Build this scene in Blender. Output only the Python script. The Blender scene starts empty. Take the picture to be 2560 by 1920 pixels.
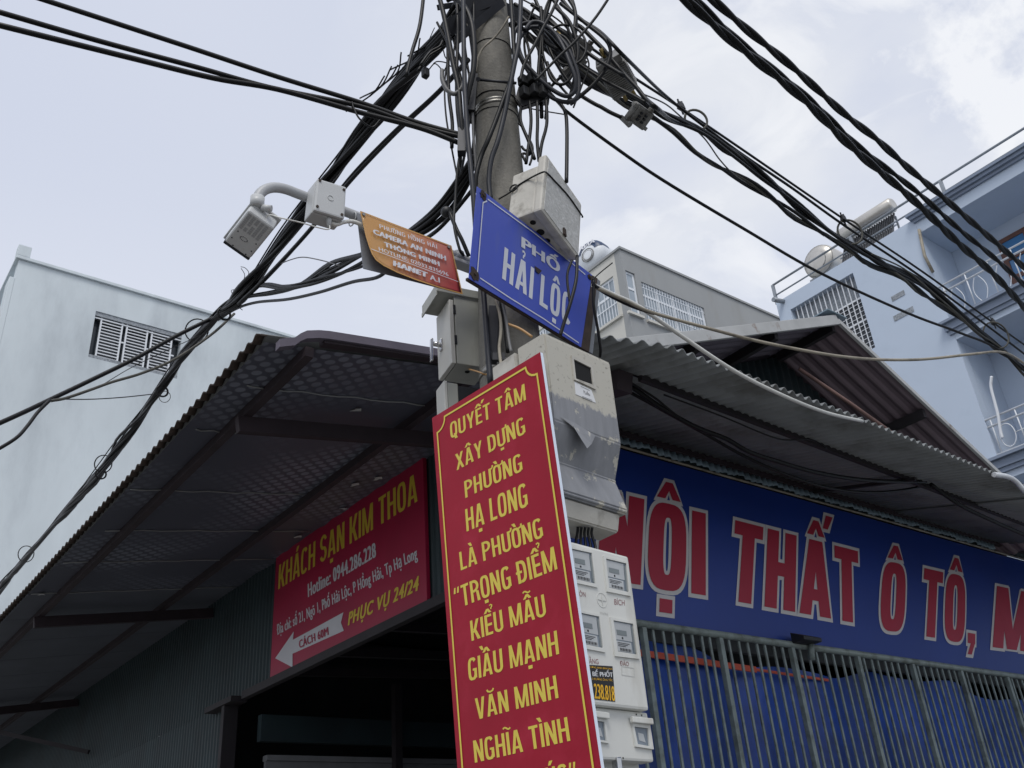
import bpy, bmesh, math, random
from mathutils import Vector as V, Matrix
random.seed(7)
S = bpy.context.scene
COL = S.collection
R_ = math.radians

# ------------------------------------------------------------------ camera
F_PX, PITCH, ROLL, YAW = 2350.0, R_(28.8), R_(-4.65), R_(50.6)   # photo is 2560 x 1920
EYE = V((0, 0, 1.55))
_cp, _sp = math.cos(PITCH), math.sin(PITCH)
FWD = V((math.cos(YAW)*_cp, math.sin(YAW)*_cp, _sp))
_rt = V((math.sin(YAW), -math.cos(YAW), 0)); _up = _rt.cross(FWD)
RIGHT = _rt*math.cos(ROLL) + _up*math.sin(ROLL)
UP = _up*math.cos(ROLL) - _rt*math.sin(ROLL)
cam = bpy.data.cameras.new('camera'); cam.sensor_width = 36; cam.lens = 36*F_PX/2560
cam.clip_start = .05; cam.clip_end = 2000
co = bpy.data.objects.new('camera', cam); COL.objects.link(co)
co.matrix_world = Matrix(((RIGHT.x, UP.x, -FWD.x, EYE.x), (RIGHT.y, UP.y, -FWD.y, EYE.y), (RIGHT.z, UP.z, -FWD.z, EYE.z), (0, 0, 0, 1)))
S.camera = co
S.render.resolution_x, S.render.resolution_y = 1024, 768

# ------------------------------------------------------------------ light
PUFF = (FWD*F_PX + RIGHT*(2500-1280) - UP*(190-960)).normalized()
SUN_EL, SUN_AZ = R_(56), R_(231)          # azimuth measured from +X towards +Y
w = bpy.data.worlds.new('World'); S.world = w; w.use_nodes = True
nt = w.node_tree; N = nt.nodes; N.clear()
def nd(t, **k):
    n = N.new(t)
    for a, b in k.items(): setattr(n, a, b)
    return n
out = nd('ShaderNodeOutputWorld'); bg = nd('ShaderNodeBackground'); bg.inputs[1].default_value = .1
sky = nd('ShaderNodeTexSky', sky_type='NISHITA', sun_disc=False, sun_elevation=SUN_EL, sun_rotation=R_(90)-SUN_AZ, air_density=1.0, dust_density=2.0)
tc = nd('ShaderNodeTexCoord')
mp = nd('ShaderNodeMapping'); mp.inputs['Scale'].default_value = (1, 1, 1.9); mp.inputs['Location'].default_value = (.35, .1, .2)
nt.links.new(tc.outputs['Generated'], mp.inputs['Vector'])
n1 = nd('ShaderNodeTexNoise'); n1.inputs['Scale'].default_value = 6.5; n1.inputs['Detail'].default_value = 7; n1.inputs['Roughness'].default_value = .55; n1.inputs['Distortion'].default_value = .5
n2 = nd('ShaderNodeTexNoise'); n2.inputs['Scale'].default_value = 1.1; n2.inputs['Detail'].default_value = 2
nt.links.new(mp.outputs[0], n1.inputs['Vector']); nt.links.new(mp.outputs[0], n2.inputs['Vector'])
r1 = nd('ShaderNodeValToRGB'); r1.color_ramp.elements[0].position = .52; r1.color_ramp.elements[1].position = .70
nt.links.new(n1.outputs['Fac'], r1.inputs['Fac'])
# the break in the overcast lies over the right-hand street (+X side)
dp = nd('ShaderNodeVectorMath', operation='DOT_PRODUCT'); dp.inputs[1].default_value = (.86, .14, .49)
nt.links.new(tc.outputs['Generated'], dp.inputs[0])
r2 = nd('ShaderNodeMapRange'); r2.inputs[1].default_value = .70; r2.inputs[2].default_value = .94; r2.inputs[3].default_value = .0; r2.inputs[4].default_value = .75
nt.links.new(dp.outputs['Value'], r2.inputs[0])
mu = nd('ShaderNodeMath', operation='MULTIPLY'); nt.links.new(r1.outputs[0], mu.inputs[0]); nt.links.new(r2.outputs[0], mu.inputs[1])
# faint mottling everywhere
base = nd('ShaderNodeMix', data_type='RGBA'); base.inputs[6].default_value = (6.35, 6.8, 8.05, 1); base.inputs[7].default_value = (6.8, 7.2, 8.3, 1)
r3 = nd('ShaderNodeMapRange'); r3.inputs[1].default_value = .35; r3.inputs[2].default_value = .68
nt.links.new(n2.outputs['Fac'], r3.inputs[0]); nt.links.new(r3.outputs[0], base.inputs[0])
cl = nd('ShaderNodeMix', data_type='RGBA'); cl.inputs[7].default_value = (9.6, 9.7, 9.9, 1)
nt.links.new(mu.outputs[0], cl.inputs[0]); nt.links.new(base.outputs[2], cl.inputs[6])
# thin bright veil low over the middle of the right street
dq = nd('ShaderNodeVectorMath', operation='DOT_PRODUCT'); dq.inputs[1].default_value = (.67, .41, .62); nt.links.new(tc.outputs['Generated'], dq.inputs[0])
r5 = nd('ShaderNodeMapRange'); r5.inputs[1].default_value = .90; r5.inputs[2].default_value = .995; r5.inputs[3].default_value = 0; r5.inputs[4].default_value = .8; nt.links.new(dq.outputs['Value'], r5.inputs[0])
n6 = nd('ShaderNodeTexNoise'); n6.inputs['Scale'].default_value = 5; n6.inputs['Detail'].default_value = 6; nt.links.new(mp.outputs[0], n6.inputs['Vector'])
r6 = nd('ShaderNodeMapRange'); r6.inputs[1].default_value = .30; r6.inputs[2].default_value = .60; nt.links.new(n6.outputs['Fac'], r6.inputs[0])
m6 = nd('ShaderNodeMath', operation='MULTIPLY'); nt.links.new(r5.outputs[0], m6.inputs[0]); nt.links.new(r6.outputs[0], m6.inputs[1])
vl = nd('ShaderNodeMix', data_type='RGBA'); vl.inputs[7].default_value = (8.3, 8.5, 8.9, 1); nt.links.new(m6.outputs[0], vl.inputs[0]); nt.links.new(cl.outputs[2], vl.inputs[6]); cl = vl
# brighter towards the horizon
sx = nd('ShaderNodeSeparateXYZ'); nt.links.new(tc.outputs['Generated'], sx.inputs[0])
r4 = nd('ShaderNodeMapRange'); r4.inputs[1].default_value = .62; r4.inputs[2].default_value = .30; r4.inputs[3].default_value = 0; r4.inputs[4].default_value = .75
nt.links.new(sx.outputs['Z'], r4.inputs[0])
hz = nd('ShaderNodeMix', data_type='RGBA'); hz.inputs[7].default_value = (7.9, 8.25, 9.0, 1)
nt.links.new(r4.outputs[0], hz.inputs[0]); nt.links.new(cl.outputs[2], hz.inputs[6])
fin = nd('ShaderNodeMix', data_type='RGBA'); fin.inputs[0].default_value = .10
# one broken puff of cloud high on the right, and mottled cloud over the street
dc = nd('ShaderNodeVectorMath', operation='DOT_PRODUCT'); dc.inputs[1].default_value = PUFF; nt.links.new(tc.outputs['Generated'], dc.inputs[0])
n7 = nd('ShaderNodeTexNoise'); n7.inputs['Scale'].default_value = 16; n7.inputs['Detail'].default_value = 8; n7.inputs['Roughness'].default_value = .6; nt.links.new(tc.outputs['Generated'], n7.inputs['Vector'])
a7 = nd('ShaderNodeMath', operation='MULTIPLY_ADD'); a7.inputs[1].default_value = .024; nt.links.new(n7.outputs['Fac'], a7.inputs[0]); nt.links.new(dc.outputs['Value'], a7.inputs[2])
r7 = nd('ShaderNodeMapRange'); r7.inputs[1].default_value = 1.0090; r7.inputs[2].default_value = 1.0125; r7.inputs[3].default_value = 0; r7.inputs[4].default_value = .95; nt.links.new(a7.outputs[0], r7.inputs[0])
mx7 = nd('ShaderNodeMath', operation='MAXIMUM'); nt.links.new(mu.outputs[0], mx7.inputs[0]); nt.links.new(r7.outputs[0], mx7.inputs[1])
pf = nd('ShaderNodeMix', data_type='RGBA'); pf.inputs[7].default_value = (9.1, 9.25, 9.6, 1); nt.links.new(mx7.outputs[0], pf.inputs[0]); nt.links.new(hz.outputs[2], pf.inputs[6]); hz = pf
nt.links.new(hz.outputs[2], fin.inputs[6]); nt.links.new(sky.outputs[0], fin.inputs[7])
nt.links.new(fin.outputs[2], bg.inputs[0]); nt.links.new(bg.outputs[0], out.inputs[0])
sl = bpy.data.lights.new('sun', 'SUN'); sl.energy = 1.6; sl.angle = R_(25); sl.color = (1, .96, .9)
so = bpy.data.objects.new('sun', sl); COL.objects.link(so)
so.rotation_euler = V((-math.cos(SUN_EL)*math.cos(SUN_AZ), -math.cos(SUN_EL)*math.sin(SUN_AZ), -math.sin(SUN_EL))).to_track_quat('-Z', 'Y').to_euler()
so.location = (-10, -20, 40)
S.view_settings.view_transform = 'Standard'; S.view_settings.look = 'None'
S.view_settings.exposure = 0.1; S.view_settings.gamma = 1
S.view_settings.use_curve_mapping = False

# ------------------------------------------------------------------ rays from the photograph
def ray(x, y): return (FWD*F_PX + RIGHT*(x-1280) - UP*(y-960))/F_PX
def onX(v, x, y): d = ray(x, y); return EYE + d*((v-EYE.x)/d.x)
def onY(v, x, y): d = ray(x, y); return EYE + d*((v-EYE.y)/d.y)
def onZ(v, x, y): d = ray(x, y); return EYE + d*((v-EYE.z)/d.z)
def atH(h, x, y): d = ray(x, y); return EYE + d*(h/math.hypot(d.x, d.y))
class Plane:
    def __init__(s, o, n): s.o, s.n = V(o), V(n).normalized()
    def at(s, x, y):
        d = ray(x, y); return EYE + d*((s.o-EYE).dot(s.n)/d.dot(s.n))
    def off(s, k): return Plane(s.o+s.n*k, s.n)
def vplane(ref, h, az):      # upright plane through a sight line at distance h, running along compass az; normal to the viewer
    o = atH(h, *ref); n = V((math.sin(R_(az)), -math.cos(R_(az)), 0))
    if n.dot(EYE-o) < 0: n = -n
    return Plane(o, n)
PX = lambda v: Plane((v, 0, 0), (-1, 0, 0))
PY = lambda v: Plane((0, v, 0), (0, -1, 0))
def zm(x0, y0, k):           # pixel of an enlarged crop -> pixel of the photograph
    return lambda *p: [(x0+k*a, y0+k*b) for a, b in p] if len(p) > 1 else (x0+k*p[0][0], y0+k*p[0][1])
za = zm(0, 1240, .40984); zb = zm(600, 1120, .27125); zc = zm(1060, 820, .27125); zd = zm(1060, 1280, .3858)
ze = zm(1500, 1080, .5062); zf = zm(1430, 580, .27125); zg = zm(1660, 580, .40687); zh = zm(2300, 800, .27125)
zi = zm(0, 600, .40984); zj = zm(500, 400, .31646); zk = zm(1060, 350, .27125); zl = zm(1060, 680, .19289)
zp = zm(900, 0, .36166); zq = zm(1660, 0, .40984); zr = zm(0, 0, .40984); zs = zm(1040, 0, .18083); zt = zm(1040, 250, .18083)
zu = zm(1340, 60, .18083); zv = zm(2000, 350, .25316)

# ------------------------------------------------------------------ materials
def lin(c): return tuple(((v/255)/12.92 if v/255 <= .04045 else ((v/255+.055)/1.055)**2.4) for v in c)
MATS = {}
def mat(name, rgb, rough=.6, metal=0, var=.12, scale=6, rgb2=None, thr=(.45, .65), scale2=3, bump=0, streak=0, coat=0, spec=.5, bscale=None, detail=6):
    """base colour with mottling; rgb2 = dirt / rust / peeled colour or painted sheen, laid in noise patches"""
    m = bpy.data.materials.new(name); m.use_nodes = True; t = m.node_tree; n = t.nodes
    b = n['Principled BSDF']; b.inputs['Roughness'].default_value = rough; b.inputs['Metallic'].default_value = metal
    b.inputs['Specular IOR Level'].default_value = spec; b.inputs['Coat Weight'].default_value = coat
    c = lin(rgb); tx = n.new('ShaderNodeTexCoord'); L = t.links.new
    nz = n.new('ShaderNodeTexNoise'); nz.inputs['Scale'].default_value = scale; nz.inputs['Detail'].default_value = detail
    mpn = n.new('ShaderNodeMapping'); L(tx.outputs['Object'], mpn.inputs[0]); L(mpn.outputs[0], nz.inputs['Vector'])
    if streak: mpn.inputs['Scale'].default_value = (1, 1, streak)
    mr = n.new('ShaderNodeMapRange'); mr.inputs[1].default_value = .3; mr.inputs[2].default_value = .7
    mr.inputs[3].default_value = 1-var; mr.inputs[4].default_value = 1+var; L(nz.outputs['Fac'], mr.inputs[0])
    mx = n.new('ShaderNodeMix'); mx.data_type = 'RGBA'; mx.blend_type = 'MULTIPLY'; mx.inputs[0].default_value = 1
    mx.inputs[6].default_value = (*c, 1); L(mr.outputs[0], mx.inputs[7]); last = mx.outputs[2]
    if rgb2:
        n2 = n.new('ShaderNodeTexNoise'); n2.inputs['Scale'].default_value = scale2; n2.inputs['Detail'].default_value = 8; n2.inputs['Roughness'].default_value = .62
        L(mpn.outputs[0], n2.inputs['Vector'])
        rr = n.new('ShaderNodeMapRange'); rr.inputs[1].default_value, rr.inputs[2].default_value = thr; L(n2.outputs['Fac'], rr.inputs[0])
        m2 = n.new('ShaderNodeMix'); m2.data_type = 'RGBA'; m2.inputs[7].default_value = (*lin(rgb2), 1)
        L(rr.outputs[0], m2.inputs[0]); L(last, m2.inputs[6]); last = m2.outputs[2]
    L(last, b.inputs['Base Color'])
    if bump:
        bp = n.new('ShaderNodeBump'); bp.inputs['Strength'].default_value = bump; bp.inputs['Distance'].default_value = .01
        nb = n.new('ShaderNodeTexNoise'); nb.inputs['Scale'].default_value = bscale or scale*8; nb.inputs['Detail'].default_value = 5
        L(tx.outputs['Object'], nb.inputs['Vector']); L(nb.outputs['Fac'], bp.inputs['Height']); L(bp.outputs[0], b.inputs['Normal'])
    MATS[name] = m; return m
mat('asphalt', (116, 115, 112), .9, var=.2, scale=3, bump=.3)
mat('concrete_pole', (124, 121, 113), .85, var=.22, scale=9, rgb2=(84, 83, 80), scale2=5, thr=(.42, .72), bump=.45, streak=.25, bscale=60)
mat('cable_black', (11, 12, 14), .45, var=.2, scale=5, spec=.3)
mat('cable_grey', (98, 98, 98), .5)
mat('cable_dust', (70, 69, 62), .6, var=.3, scale=8)
mat('cable_cream', (150, 143, 128), .55, rgb2=(92, 86, 74), scale2=7, thr=(.5, .7))
mat('conduit_white', (214, 214, 208), .45, var=.05)
mat('cable_tan', (176, 138, 92), .5)
mat('steel_dark', (36, 38, 44), .5, metal=.3, var=.2, scale=14)
mat('steel_band', (150, 148, 142), .35, metal=.8, var=.25, scale=12)
mat('chrome', (200, 200, 200), .18, metal=1)
mat('cast_grey', (140, 140, 138), .55, metal=.15, var=.15, scale=20, rgb2=(80, 78, 74), scale2=9)
mat('brass', (150, 132, 86), .4, metal=.8)
mat('cam_white', (186, 188, 188), .4, var=.03)
mat('cam_shade', (150, 152, 154), .5, var=.03)
mat('cam_black', (26, 30, 38), .3)
mat('pipe_grey', (172, 174, 176), .45, var=.05)
mat('rust', (58, 47, 41), .85, var=.35, scale=25)
mat('sign_back', (120, 124, 130), .5, var=.06)
mat('sign_white', (214, 215, 220), .5, var=.04)
mat('paint_blue', (58, 78, 180), .35, var=.06, scale=5, rgb2=(84, 96, 150), scale2=5, thr=(.56, .8), streak=.12)
mat('plate_white', (206, 209, 218), .4, var=.05)
mat('banner_red', (150, 14, 40), .55, var=.07, scale=3, rgb2=(168, 36, 60), scale2=5, thr=(.52, .8), spec=.25, bump=.10, bscale=5)  # lighter patches paint the sheen of faint scuffs into the colour
mat('banner_foam', (216, 226, 240), .6, var=.03)
mat('banner_yellow', (212, 192, 70), .5, var=.03)
mat('hotel_red', (156, 12, 58), .45, var=.10, scale=2)
mat('hotel_yellow', (208, 182, 56), .45, var=.03)
mat('hotel_white', (198, 198, 202), .45, var=.03)
mat('cream', (184, 181, 172), .55, var=.1, scale=10, rgb2=(136, 132, 122), scale2=14, thr=(.53, .75), bump=.12, bscale=40)
mat('cream_lid', (176, 176, 172), .5, var=.08, scale=30, rgb2=(200, 200, 198), scale2=40, thr=(.5, .7), bump=.3, bscale=70)
mat('cabinet', (166, 167, 160), .45, var=.05, scale=5, rgb2=(138, 136, 126), scale2=7, thr=(.56, .8), streak=.25)
mat('cabinet_light', (198, 197, 190), .45, var=.03)
mat('box_white', (210, 211, 206), .5, var=.05, scale=4, rgb2=(172, 168, 156), scale2=6, thr=(.55, .85), streak=.3)
mat('tape_grey', (128, 130, 134), .6, var=.1, scale=6, rgb2=(196, 193, 182), scale2=11, thr=(.63, .68), bump=.15, bscale=30, streak=.6)
mat('dark_hole', (10, 11, 13), .9)
mat('glass_meter', (112, 122, 132), .12, var=.25, scale=12)
mat('meter_body', (176, 180, 182), .5)
mat('meter_dial', (120, 128, 130), .5)
mat('ink_red', (140, 96, 100), .7)
mat('emboss', (190, 191, 187), .5)
mat('sticker_black', (20, 20, 22), .45)
mat('sticker_yellow', (228, 176, 30), .5)
mat('paper', (214, 216, 218), .8, var=.03)
mat('ink_black', (40, 40, 44), .7)
mat('foil', (92, 94, 104), .5, metal=.0)
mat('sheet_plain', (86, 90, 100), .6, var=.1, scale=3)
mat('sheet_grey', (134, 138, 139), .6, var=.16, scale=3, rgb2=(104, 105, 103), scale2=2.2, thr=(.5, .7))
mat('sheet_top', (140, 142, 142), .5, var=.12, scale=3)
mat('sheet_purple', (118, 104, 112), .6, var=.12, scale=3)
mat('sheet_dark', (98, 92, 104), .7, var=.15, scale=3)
mat('sheet_green', (40, 56, 60), .6, var=.15, scale=2.5, rgb2=(36, 48, 52), scale2=1.5)
mat('sheet_bluegrey', (120, 140, 152), .5, var=.2, scale=4)
mat('frame_maroon', (48, 38, 44), .7, var=.2, scale=6)
mat('frame_dark', (40, 36, 40), .7, var=.2, scale=6)
mat('frame_rust', (124, 98, 92), .7, var=.2, scale=8)
mat('fascia', (182, 184, 184), .55, var=.1, scale=5, rgb2=(120, 92, 72), scale2=6, thr=(.62, .74))
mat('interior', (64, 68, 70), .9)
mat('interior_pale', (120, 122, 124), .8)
mat('shop_blue', (14, 50, 132), .42, var=.10, scale=1.2, bump=.12, bscale=2.5)
mat('shop_red', (160, 22, 52), .5, var=.04)
mat('shop_white', (196, 194, 194), .5, var=.04)
mat('bars', (122, 134, 132), .5, var=.12, scale=7, rgb2=(92, 100, 96), scale2=9)
mat('tarp', (10, 66, 160), .38, var=.24, scale=2, rgb2=(12, 44, 104), scale2=1.6, thr=(.4, .65), bump=.7, bscale=7)
mat('strap_red', (190, 84, 62), .7)
mat('black_plastic', (22, 23, 25), .5)
mat('render_white', (208, 217, 221), .85, var=.08, scale=1.2, rgb2=(170, 178, 183), scale2=.6, thr=(.48, .72), streak=.3, bump=.1)
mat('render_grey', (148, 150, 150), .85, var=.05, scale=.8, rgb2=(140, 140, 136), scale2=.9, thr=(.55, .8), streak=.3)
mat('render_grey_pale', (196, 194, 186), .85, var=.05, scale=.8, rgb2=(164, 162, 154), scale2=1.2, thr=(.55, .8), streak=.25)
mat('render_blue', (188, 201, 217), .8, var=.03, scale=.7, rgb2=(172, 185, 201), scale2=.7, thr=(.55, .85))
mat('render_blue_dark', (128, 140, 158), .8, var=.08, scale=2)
mat('alu_white', (218, 222, 226), .45, var=.03)
mat('glass_sky', (150, 160, 168), .1, var=.1, scale=1)
mat('glass_dark', (44, 50, 56), .15, var=.2, scale=1)
mat('glass_blue', (74, 124, 172), .1, var=.05)
mat('wood_brown', (104, 72, 62), .6, var=.15, scale=5)
mat('vent_grey', (140, 146, 152), .8, var=.35, scale=25)
mat('rail_grey', (150, 156, 162), .5, metal=.3)
mat('tank_steel', (196, 192, 184), .35, metal=.6, var=.1, scale=3)
mat('tank_navy', (34, 58, 92), .4)
mat('tube_dark', (40, 42, 46), .3)
# foil underlay; reflections on its staggered bubbles painted in as paler dots
m = MATS['foil']; t = m.node_tree; n = t.nodes; L = t.links.new; b = n['Principled BSDF']
tx = n.new('ShaderNodeTexCoord'); mp_ = n.new('ShaderNodeMapping'); mp_.inputs['Rotation'].default_value = (0, 0, R_(45)); mp_.inputs['Scale'].default_value = (12.5, 12.5, 12.5)
flat = n.new('ShaderNodeVectorMath'); flat.operation = 'MULTIPLY'; flat.inputs[1].default_value = (1, 1, 0)
L(tx.outputs['Object'], flat.inputs[0]); L(flat.outputs[0], mp_.inputs[0])
vo = n.new('ShaderNodeTexVoronoi'); vo.inputs['Randomness'].default_value = 0; vo.inputs['Scale'].default_value = 1; L(mp_.outputs[0], vo.inputs['Vector'])
rp = n.new('ShaderNodeMapRange'); rp.inputs[1].default_value = .42; rp.inputs[2].default_value = .32; L(vo.outputs['Distance'], rp.inputs[0])
nz = n.new('ShaderNodeTexNoise'); nz.inputs['Scale'].default_value = .9; nz.inputs['Detail'].default_value = 8; L(tx.outputs['Object'], nz.inputs['Vector'])
wr = n.new('ShaderNodeMapRange'); wr.inputs[1].default_value = .43; wr.inputs[2].default_value = .62; L(nz.outputs['Fac'], wr.inputs[0])
mm = n.new('ShaderNodeMath'); mm.operation = 'MULTIPLY'; L(rp.outputs[0], mm.inputs[0]); L(wr.outputs[0], mm.inputs[1])
mc = n.new('ShaderNodeMix'); mc.data_type = 'RGBA'; mc.inputs[6].default_value = (*lin((78, 80, 92)), 1); mc.inputs[7].default_value = (*lin((120, 124, 136)), 1)
L(mm.outputs[0], mc.inputs[0]); L(mc.outputs[2], b.inputs['Base Color'])
bp = n.new('ShaderNodeBump'); bp.inputs['Strength'].default_value = .25; nb = n.new('ShaderNodeTexNoise'); nb.inputs['Scale'].default_value = 9
L(tx.outputs['Object'], nb.inputs['Vector']); L(nb.outputs['Fac'], bp.inputs['Height']); L(bp.outputs[0], b.inputs['Normal'])
# printed gold-to-red sheet of the camera sign (a printed gradient along the sign)
m = bpy.data.materials.new('sheet_gold_red'); m.use_nodes = True; MATS['sheet_gold_red'] = m; t = m.node_tree; n = t.nodes; L = t.links.new; b = n['Principled BSDF']
b.inputs['Roughness'].default_value = .3
tx = n.new('ShaderNodeTexCoord'); sp_ = n.new('ShaderNodeSeparateXYZ'); L(tx.outputs['Object'], sp_.inputs[0])
ad = n.new('ShaderNodeMath'); ad.operation = 'MULTIPLY_ADD'; ad.inputs[1].default_value = -.35; L(sp_.outputs['Z'], ad.inputs[0]); L(sp_.outputs['X'], ad.inputs[2])
mr = n.new('ShaderNodeMapRange'); mr.inputs[1].default_value = .05; mr.inputs[2].default_value = .50; L(ad.outputs[0], mr.inputs[0])
cr = n.new('ShaderNodeValToRGB'); e = cr.color_ramp.elements
e[0].position = 0; e[0].color = (*lin((192, 144, 84)), 1); e[1].position = 1; e[1].color = (*lin((168, 38, 58)), 1)
q = cr.color_ramp.elements.new(.55); q.color = (*lin((188, 108, 90)), 1)
L(mr.outputs[0], cr.inputs[0]); L(cr.outputs[0], b.inputs['Base Color'])
mat('gold_edge', (196, 150, 84), .4)
# cream paint with a grey-taped lower half, peeling where the tape ends
m = bpy.data.materials.new('cream_taped'); m.use_nodes = True; MATS['cream_taped'] = m; t = m.node_tree; n = t.nodes; L = t.links.new; b = n['Principled BSDF']
b.inputs['Roughness'].default_value = .6
tx = n.new('ShaderNodeTexCoord'); sp_ = n.new('ShaderNodeSeparateXYZ'); L(tx.outputs['Object'], sp_.inputs[0])
nz = n.new('ShaderNodeTexNoise'); nz.inputs['Scale'].default_value = 34; nz.inputs['Detail'].default_value = 10; nz.inputs['Roughness'].default_value = .72; mpz = n.new('ShaderNodeMapping'); mpz.inputs['Scale'].default_value = (1, 1, .45); L(tx.outputs['Object'], mpz.inputs[0]); L(mpz.outputs[0], nz.inputs['Vector'])
ma = n.new('ShaderNodeMath'); ma.operation = 'MULTIPLY_ADD'; ma.inputs[1].default_value = .13; L(nz.outputs['Fac'], ma.inputs[0]); L(sp_.outputs['Z'], ma.inputs[2])
mr = n.new('ShaderNodeMapRange'); mr.inputs[1].default_value = .595; mr.inputs[2].default_value = .58; L(ma.outputs[0], mr.inputs[0])   # 1 = taped
n3 = n.new('ShaderNodeTexNoise'); n3.inputs['Scale'].default_value = 9; n3.inputs['Detail'].default_value = 10; n3.inputs['Roughness'].default_value = .7; L(tx.outputs['Object'], n3.inputs['Vector'])
m3 = n.new('ShaderNodeMapRange'); m3.inputs[1].default_value = .60; m3.inputs[2].default_value = .57; L(n3.outputs['Fac'], m3.inputs[0])
mk = n.new('ShaderNodeMath'); mk.operation = 'MULTIPLY'; L(mr.outputs[0], mk.inputs[0]); L(m3.outputs[0], mk.inputs[1])
n4 = n.new('ShaderNodeTexNoise'); n4.inputs['Scale'].default_value = 60; n4.inputs['Detail'].default_value = 8; L(tx.outputs['Object'], n4.inputs['Vector'])
m4 = n.new('ShaderNodeMapRange'); m4.inputs[1].default_value = .60; m4.inputs[2].default_value = .78; L(n4.outputs['Fac'], m4.inputs[0])
c1 = n.new('ShaderNodeMix'); c1.data_type = 'RGBA'; c1.inputs[6].default_value = (*lin((180, 177, 166)), 1); c1.inputs[7].default_value = (*lin((112, 108, 98)), 1); L(m4.outputs[0], c1.inputs[0])
mps = n.new('ShaderNodeMapping'); mps.inputs['Scale'].default_value = (8, 8, 1.2); L(tx.outputs['Object'], mps.inputs[0])
n5 = n.new('ShaderNodeTexNoise'); n5.inputs['Scale'].default_value = 5; n5.inputs['Detail'].default_value = 5; L(mps.outputs[0], n5.inputs['Vector'])
c5 = n.new('ShaderNodeMix'); c5.data_type = 'RGBA'; c5.inputs[6].default_value = (*lin((112, 114, 118)), 1); c5.inputs[7].default_value = (*lin((144, 146, 150)), 1); L(n5.outputs['Fac'], c5.inputs[0])
c2 = n.new('ShaderNodeMix'); c2.data_type = 'RGBA'; L(c5.outputs[2], c2.inputs[7]); L(mk.outputs[0], c2.inputs[0]); L(c1.outputs[2], c2.inputs[6])
L(c2.outputs[2], b.inputs['Base Color'])
bp = n.new('ShaderNodeBump'); bp.inputs['Strength'].default_value = .35; bp.inputs['Distance'].default_value = .004; L(mk.outputs[0], bp.inputs['Height']); L(bp.outputs[0], b.inputs['Normal'])

# ------------------------------------------------------------------ objects
def tag(o, label, cat, group=None, kind=None):
    if label: o['label'] = label
    if cat: o['category'] = cat
    if group: o['group'] = group
    if kind: o['kind'] = kind
    return o
def thing(name, label, cat, loc, group=None):
    o = bpy.data.objects.new(name, None); COL.objects.link(o); o.location = loc; o.empty_display_size = .1
    return tag(o, label, cat, group)
def wloc(o):
    p = V((0, 0, 0))
    while o: p += V(o.location); o = o.parent
    return p
def obj(name, bm, m, parent=None, base=None, smooth=False, label=None):
    me = bpy.data.meshes.new(name)
    b0 = wloc(parent) if parent else V(base or (0, 0, 0))
    bmesh.ops.translate(bm, verts=bm.verts, vec=-b0)
    bm.to_mesh(me); bm.free()
    if isinstance(m, str): m = [m]
    for k in m: me.materials.append(MATS[k])
    if smooth:
        for p in me.polygons: p.use_smooth = True
    o = bpy.data.objects.new(name, me); COL.objects.link(o)
    if parent: o.parent = parent
    else: o.location = b0
    if label: o['label'] = label
    return o
def B(): return bmesh.new()
def fixn(bm): bmesh.ops.recalc_face_normals(bm, faces=bm.faces)
def hexa(bm, P, bev=0, seg=2, mi=0):
    """box from 8 corners: bottom 4 (loop) then top 4"""
    v = [bm.verts.new(p) for p in P]
    fs = [bm.faces.new([v[i] for i in f]) for f in ((3, 2, 1, 0), (4, 5, 6, 7), (0, 1, 5, 4), (1, 2, 6, 5), (2, 3, 7, 6), (3, 0, 4, 7))]
    for f in fs: f.material_index = mi
    bmesh.ops.recalc_face_normals(bm, faces=fs)
    if bev:
        es = list({e for f in fs for e in f.edges})
        bmesh.ops.bevel(bm, geom=es, offset=bev, segments=seg, affect='EDGES', profile=.6)
    return bm
def slab(bm, Q, t, bev=0, mi=0):
    """quad Q (4 points) thickened by vector t"""
    return hexa(bm, [V(q)+V(t) for q in Q]+[V(q) for q in Q], bev, mi=mi)
def box(bm, a, b, bev=0, mi=0):
    x0, y0, z0 = a; x1, y1, z1 = b
    return hexa(bm, [(x0, y0, z0), (x1, y0, z0), (x1, y1, z0), (x0, y1, z0), (x0, y0, z1), (x1, y0, z1), (x1, y1, z1), (x0, y1, z1)], bev, mi=mi)
def prism(bm, P, t, bev=0, mi=0):
    """polygon P thickened by vector t"""
    n_ = len(P); a = [bm.verts.new(p) for p in P]; b_ = [bm.verts.new(V(p)+V(t)) for p in P]
    fs = [bm.faces.new(a), bm.faces.new(b_[::-1])]+[bm.faces.new((a[i], b_[i], b_[(i+1) % n_], a[(i+1) % n_])) for i in range(n_)]
    for f in fs: f.material_index = mi
    bmesh.ops.recalc_face_normals(bm, faces=fs)
    if bev: bmesh.ops.bevel(bm, geom=list({e for f in fs for e in f.edges}), offset=bev, segments=2, affect='EDGES')
    return bm
def frames(P):
    T = [(P[min(i+1, len(P)-1)]-P[max(i-1, 0)]).normalized() for i in range(len(P))]
    a = T[0].orthogonal().normalized(); out_ = []
    for t_ in T:
        a = (a-t_*a.dot(t_)).normalized(); out_.append((a, t_.cross(a)))
    return out_
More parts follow.
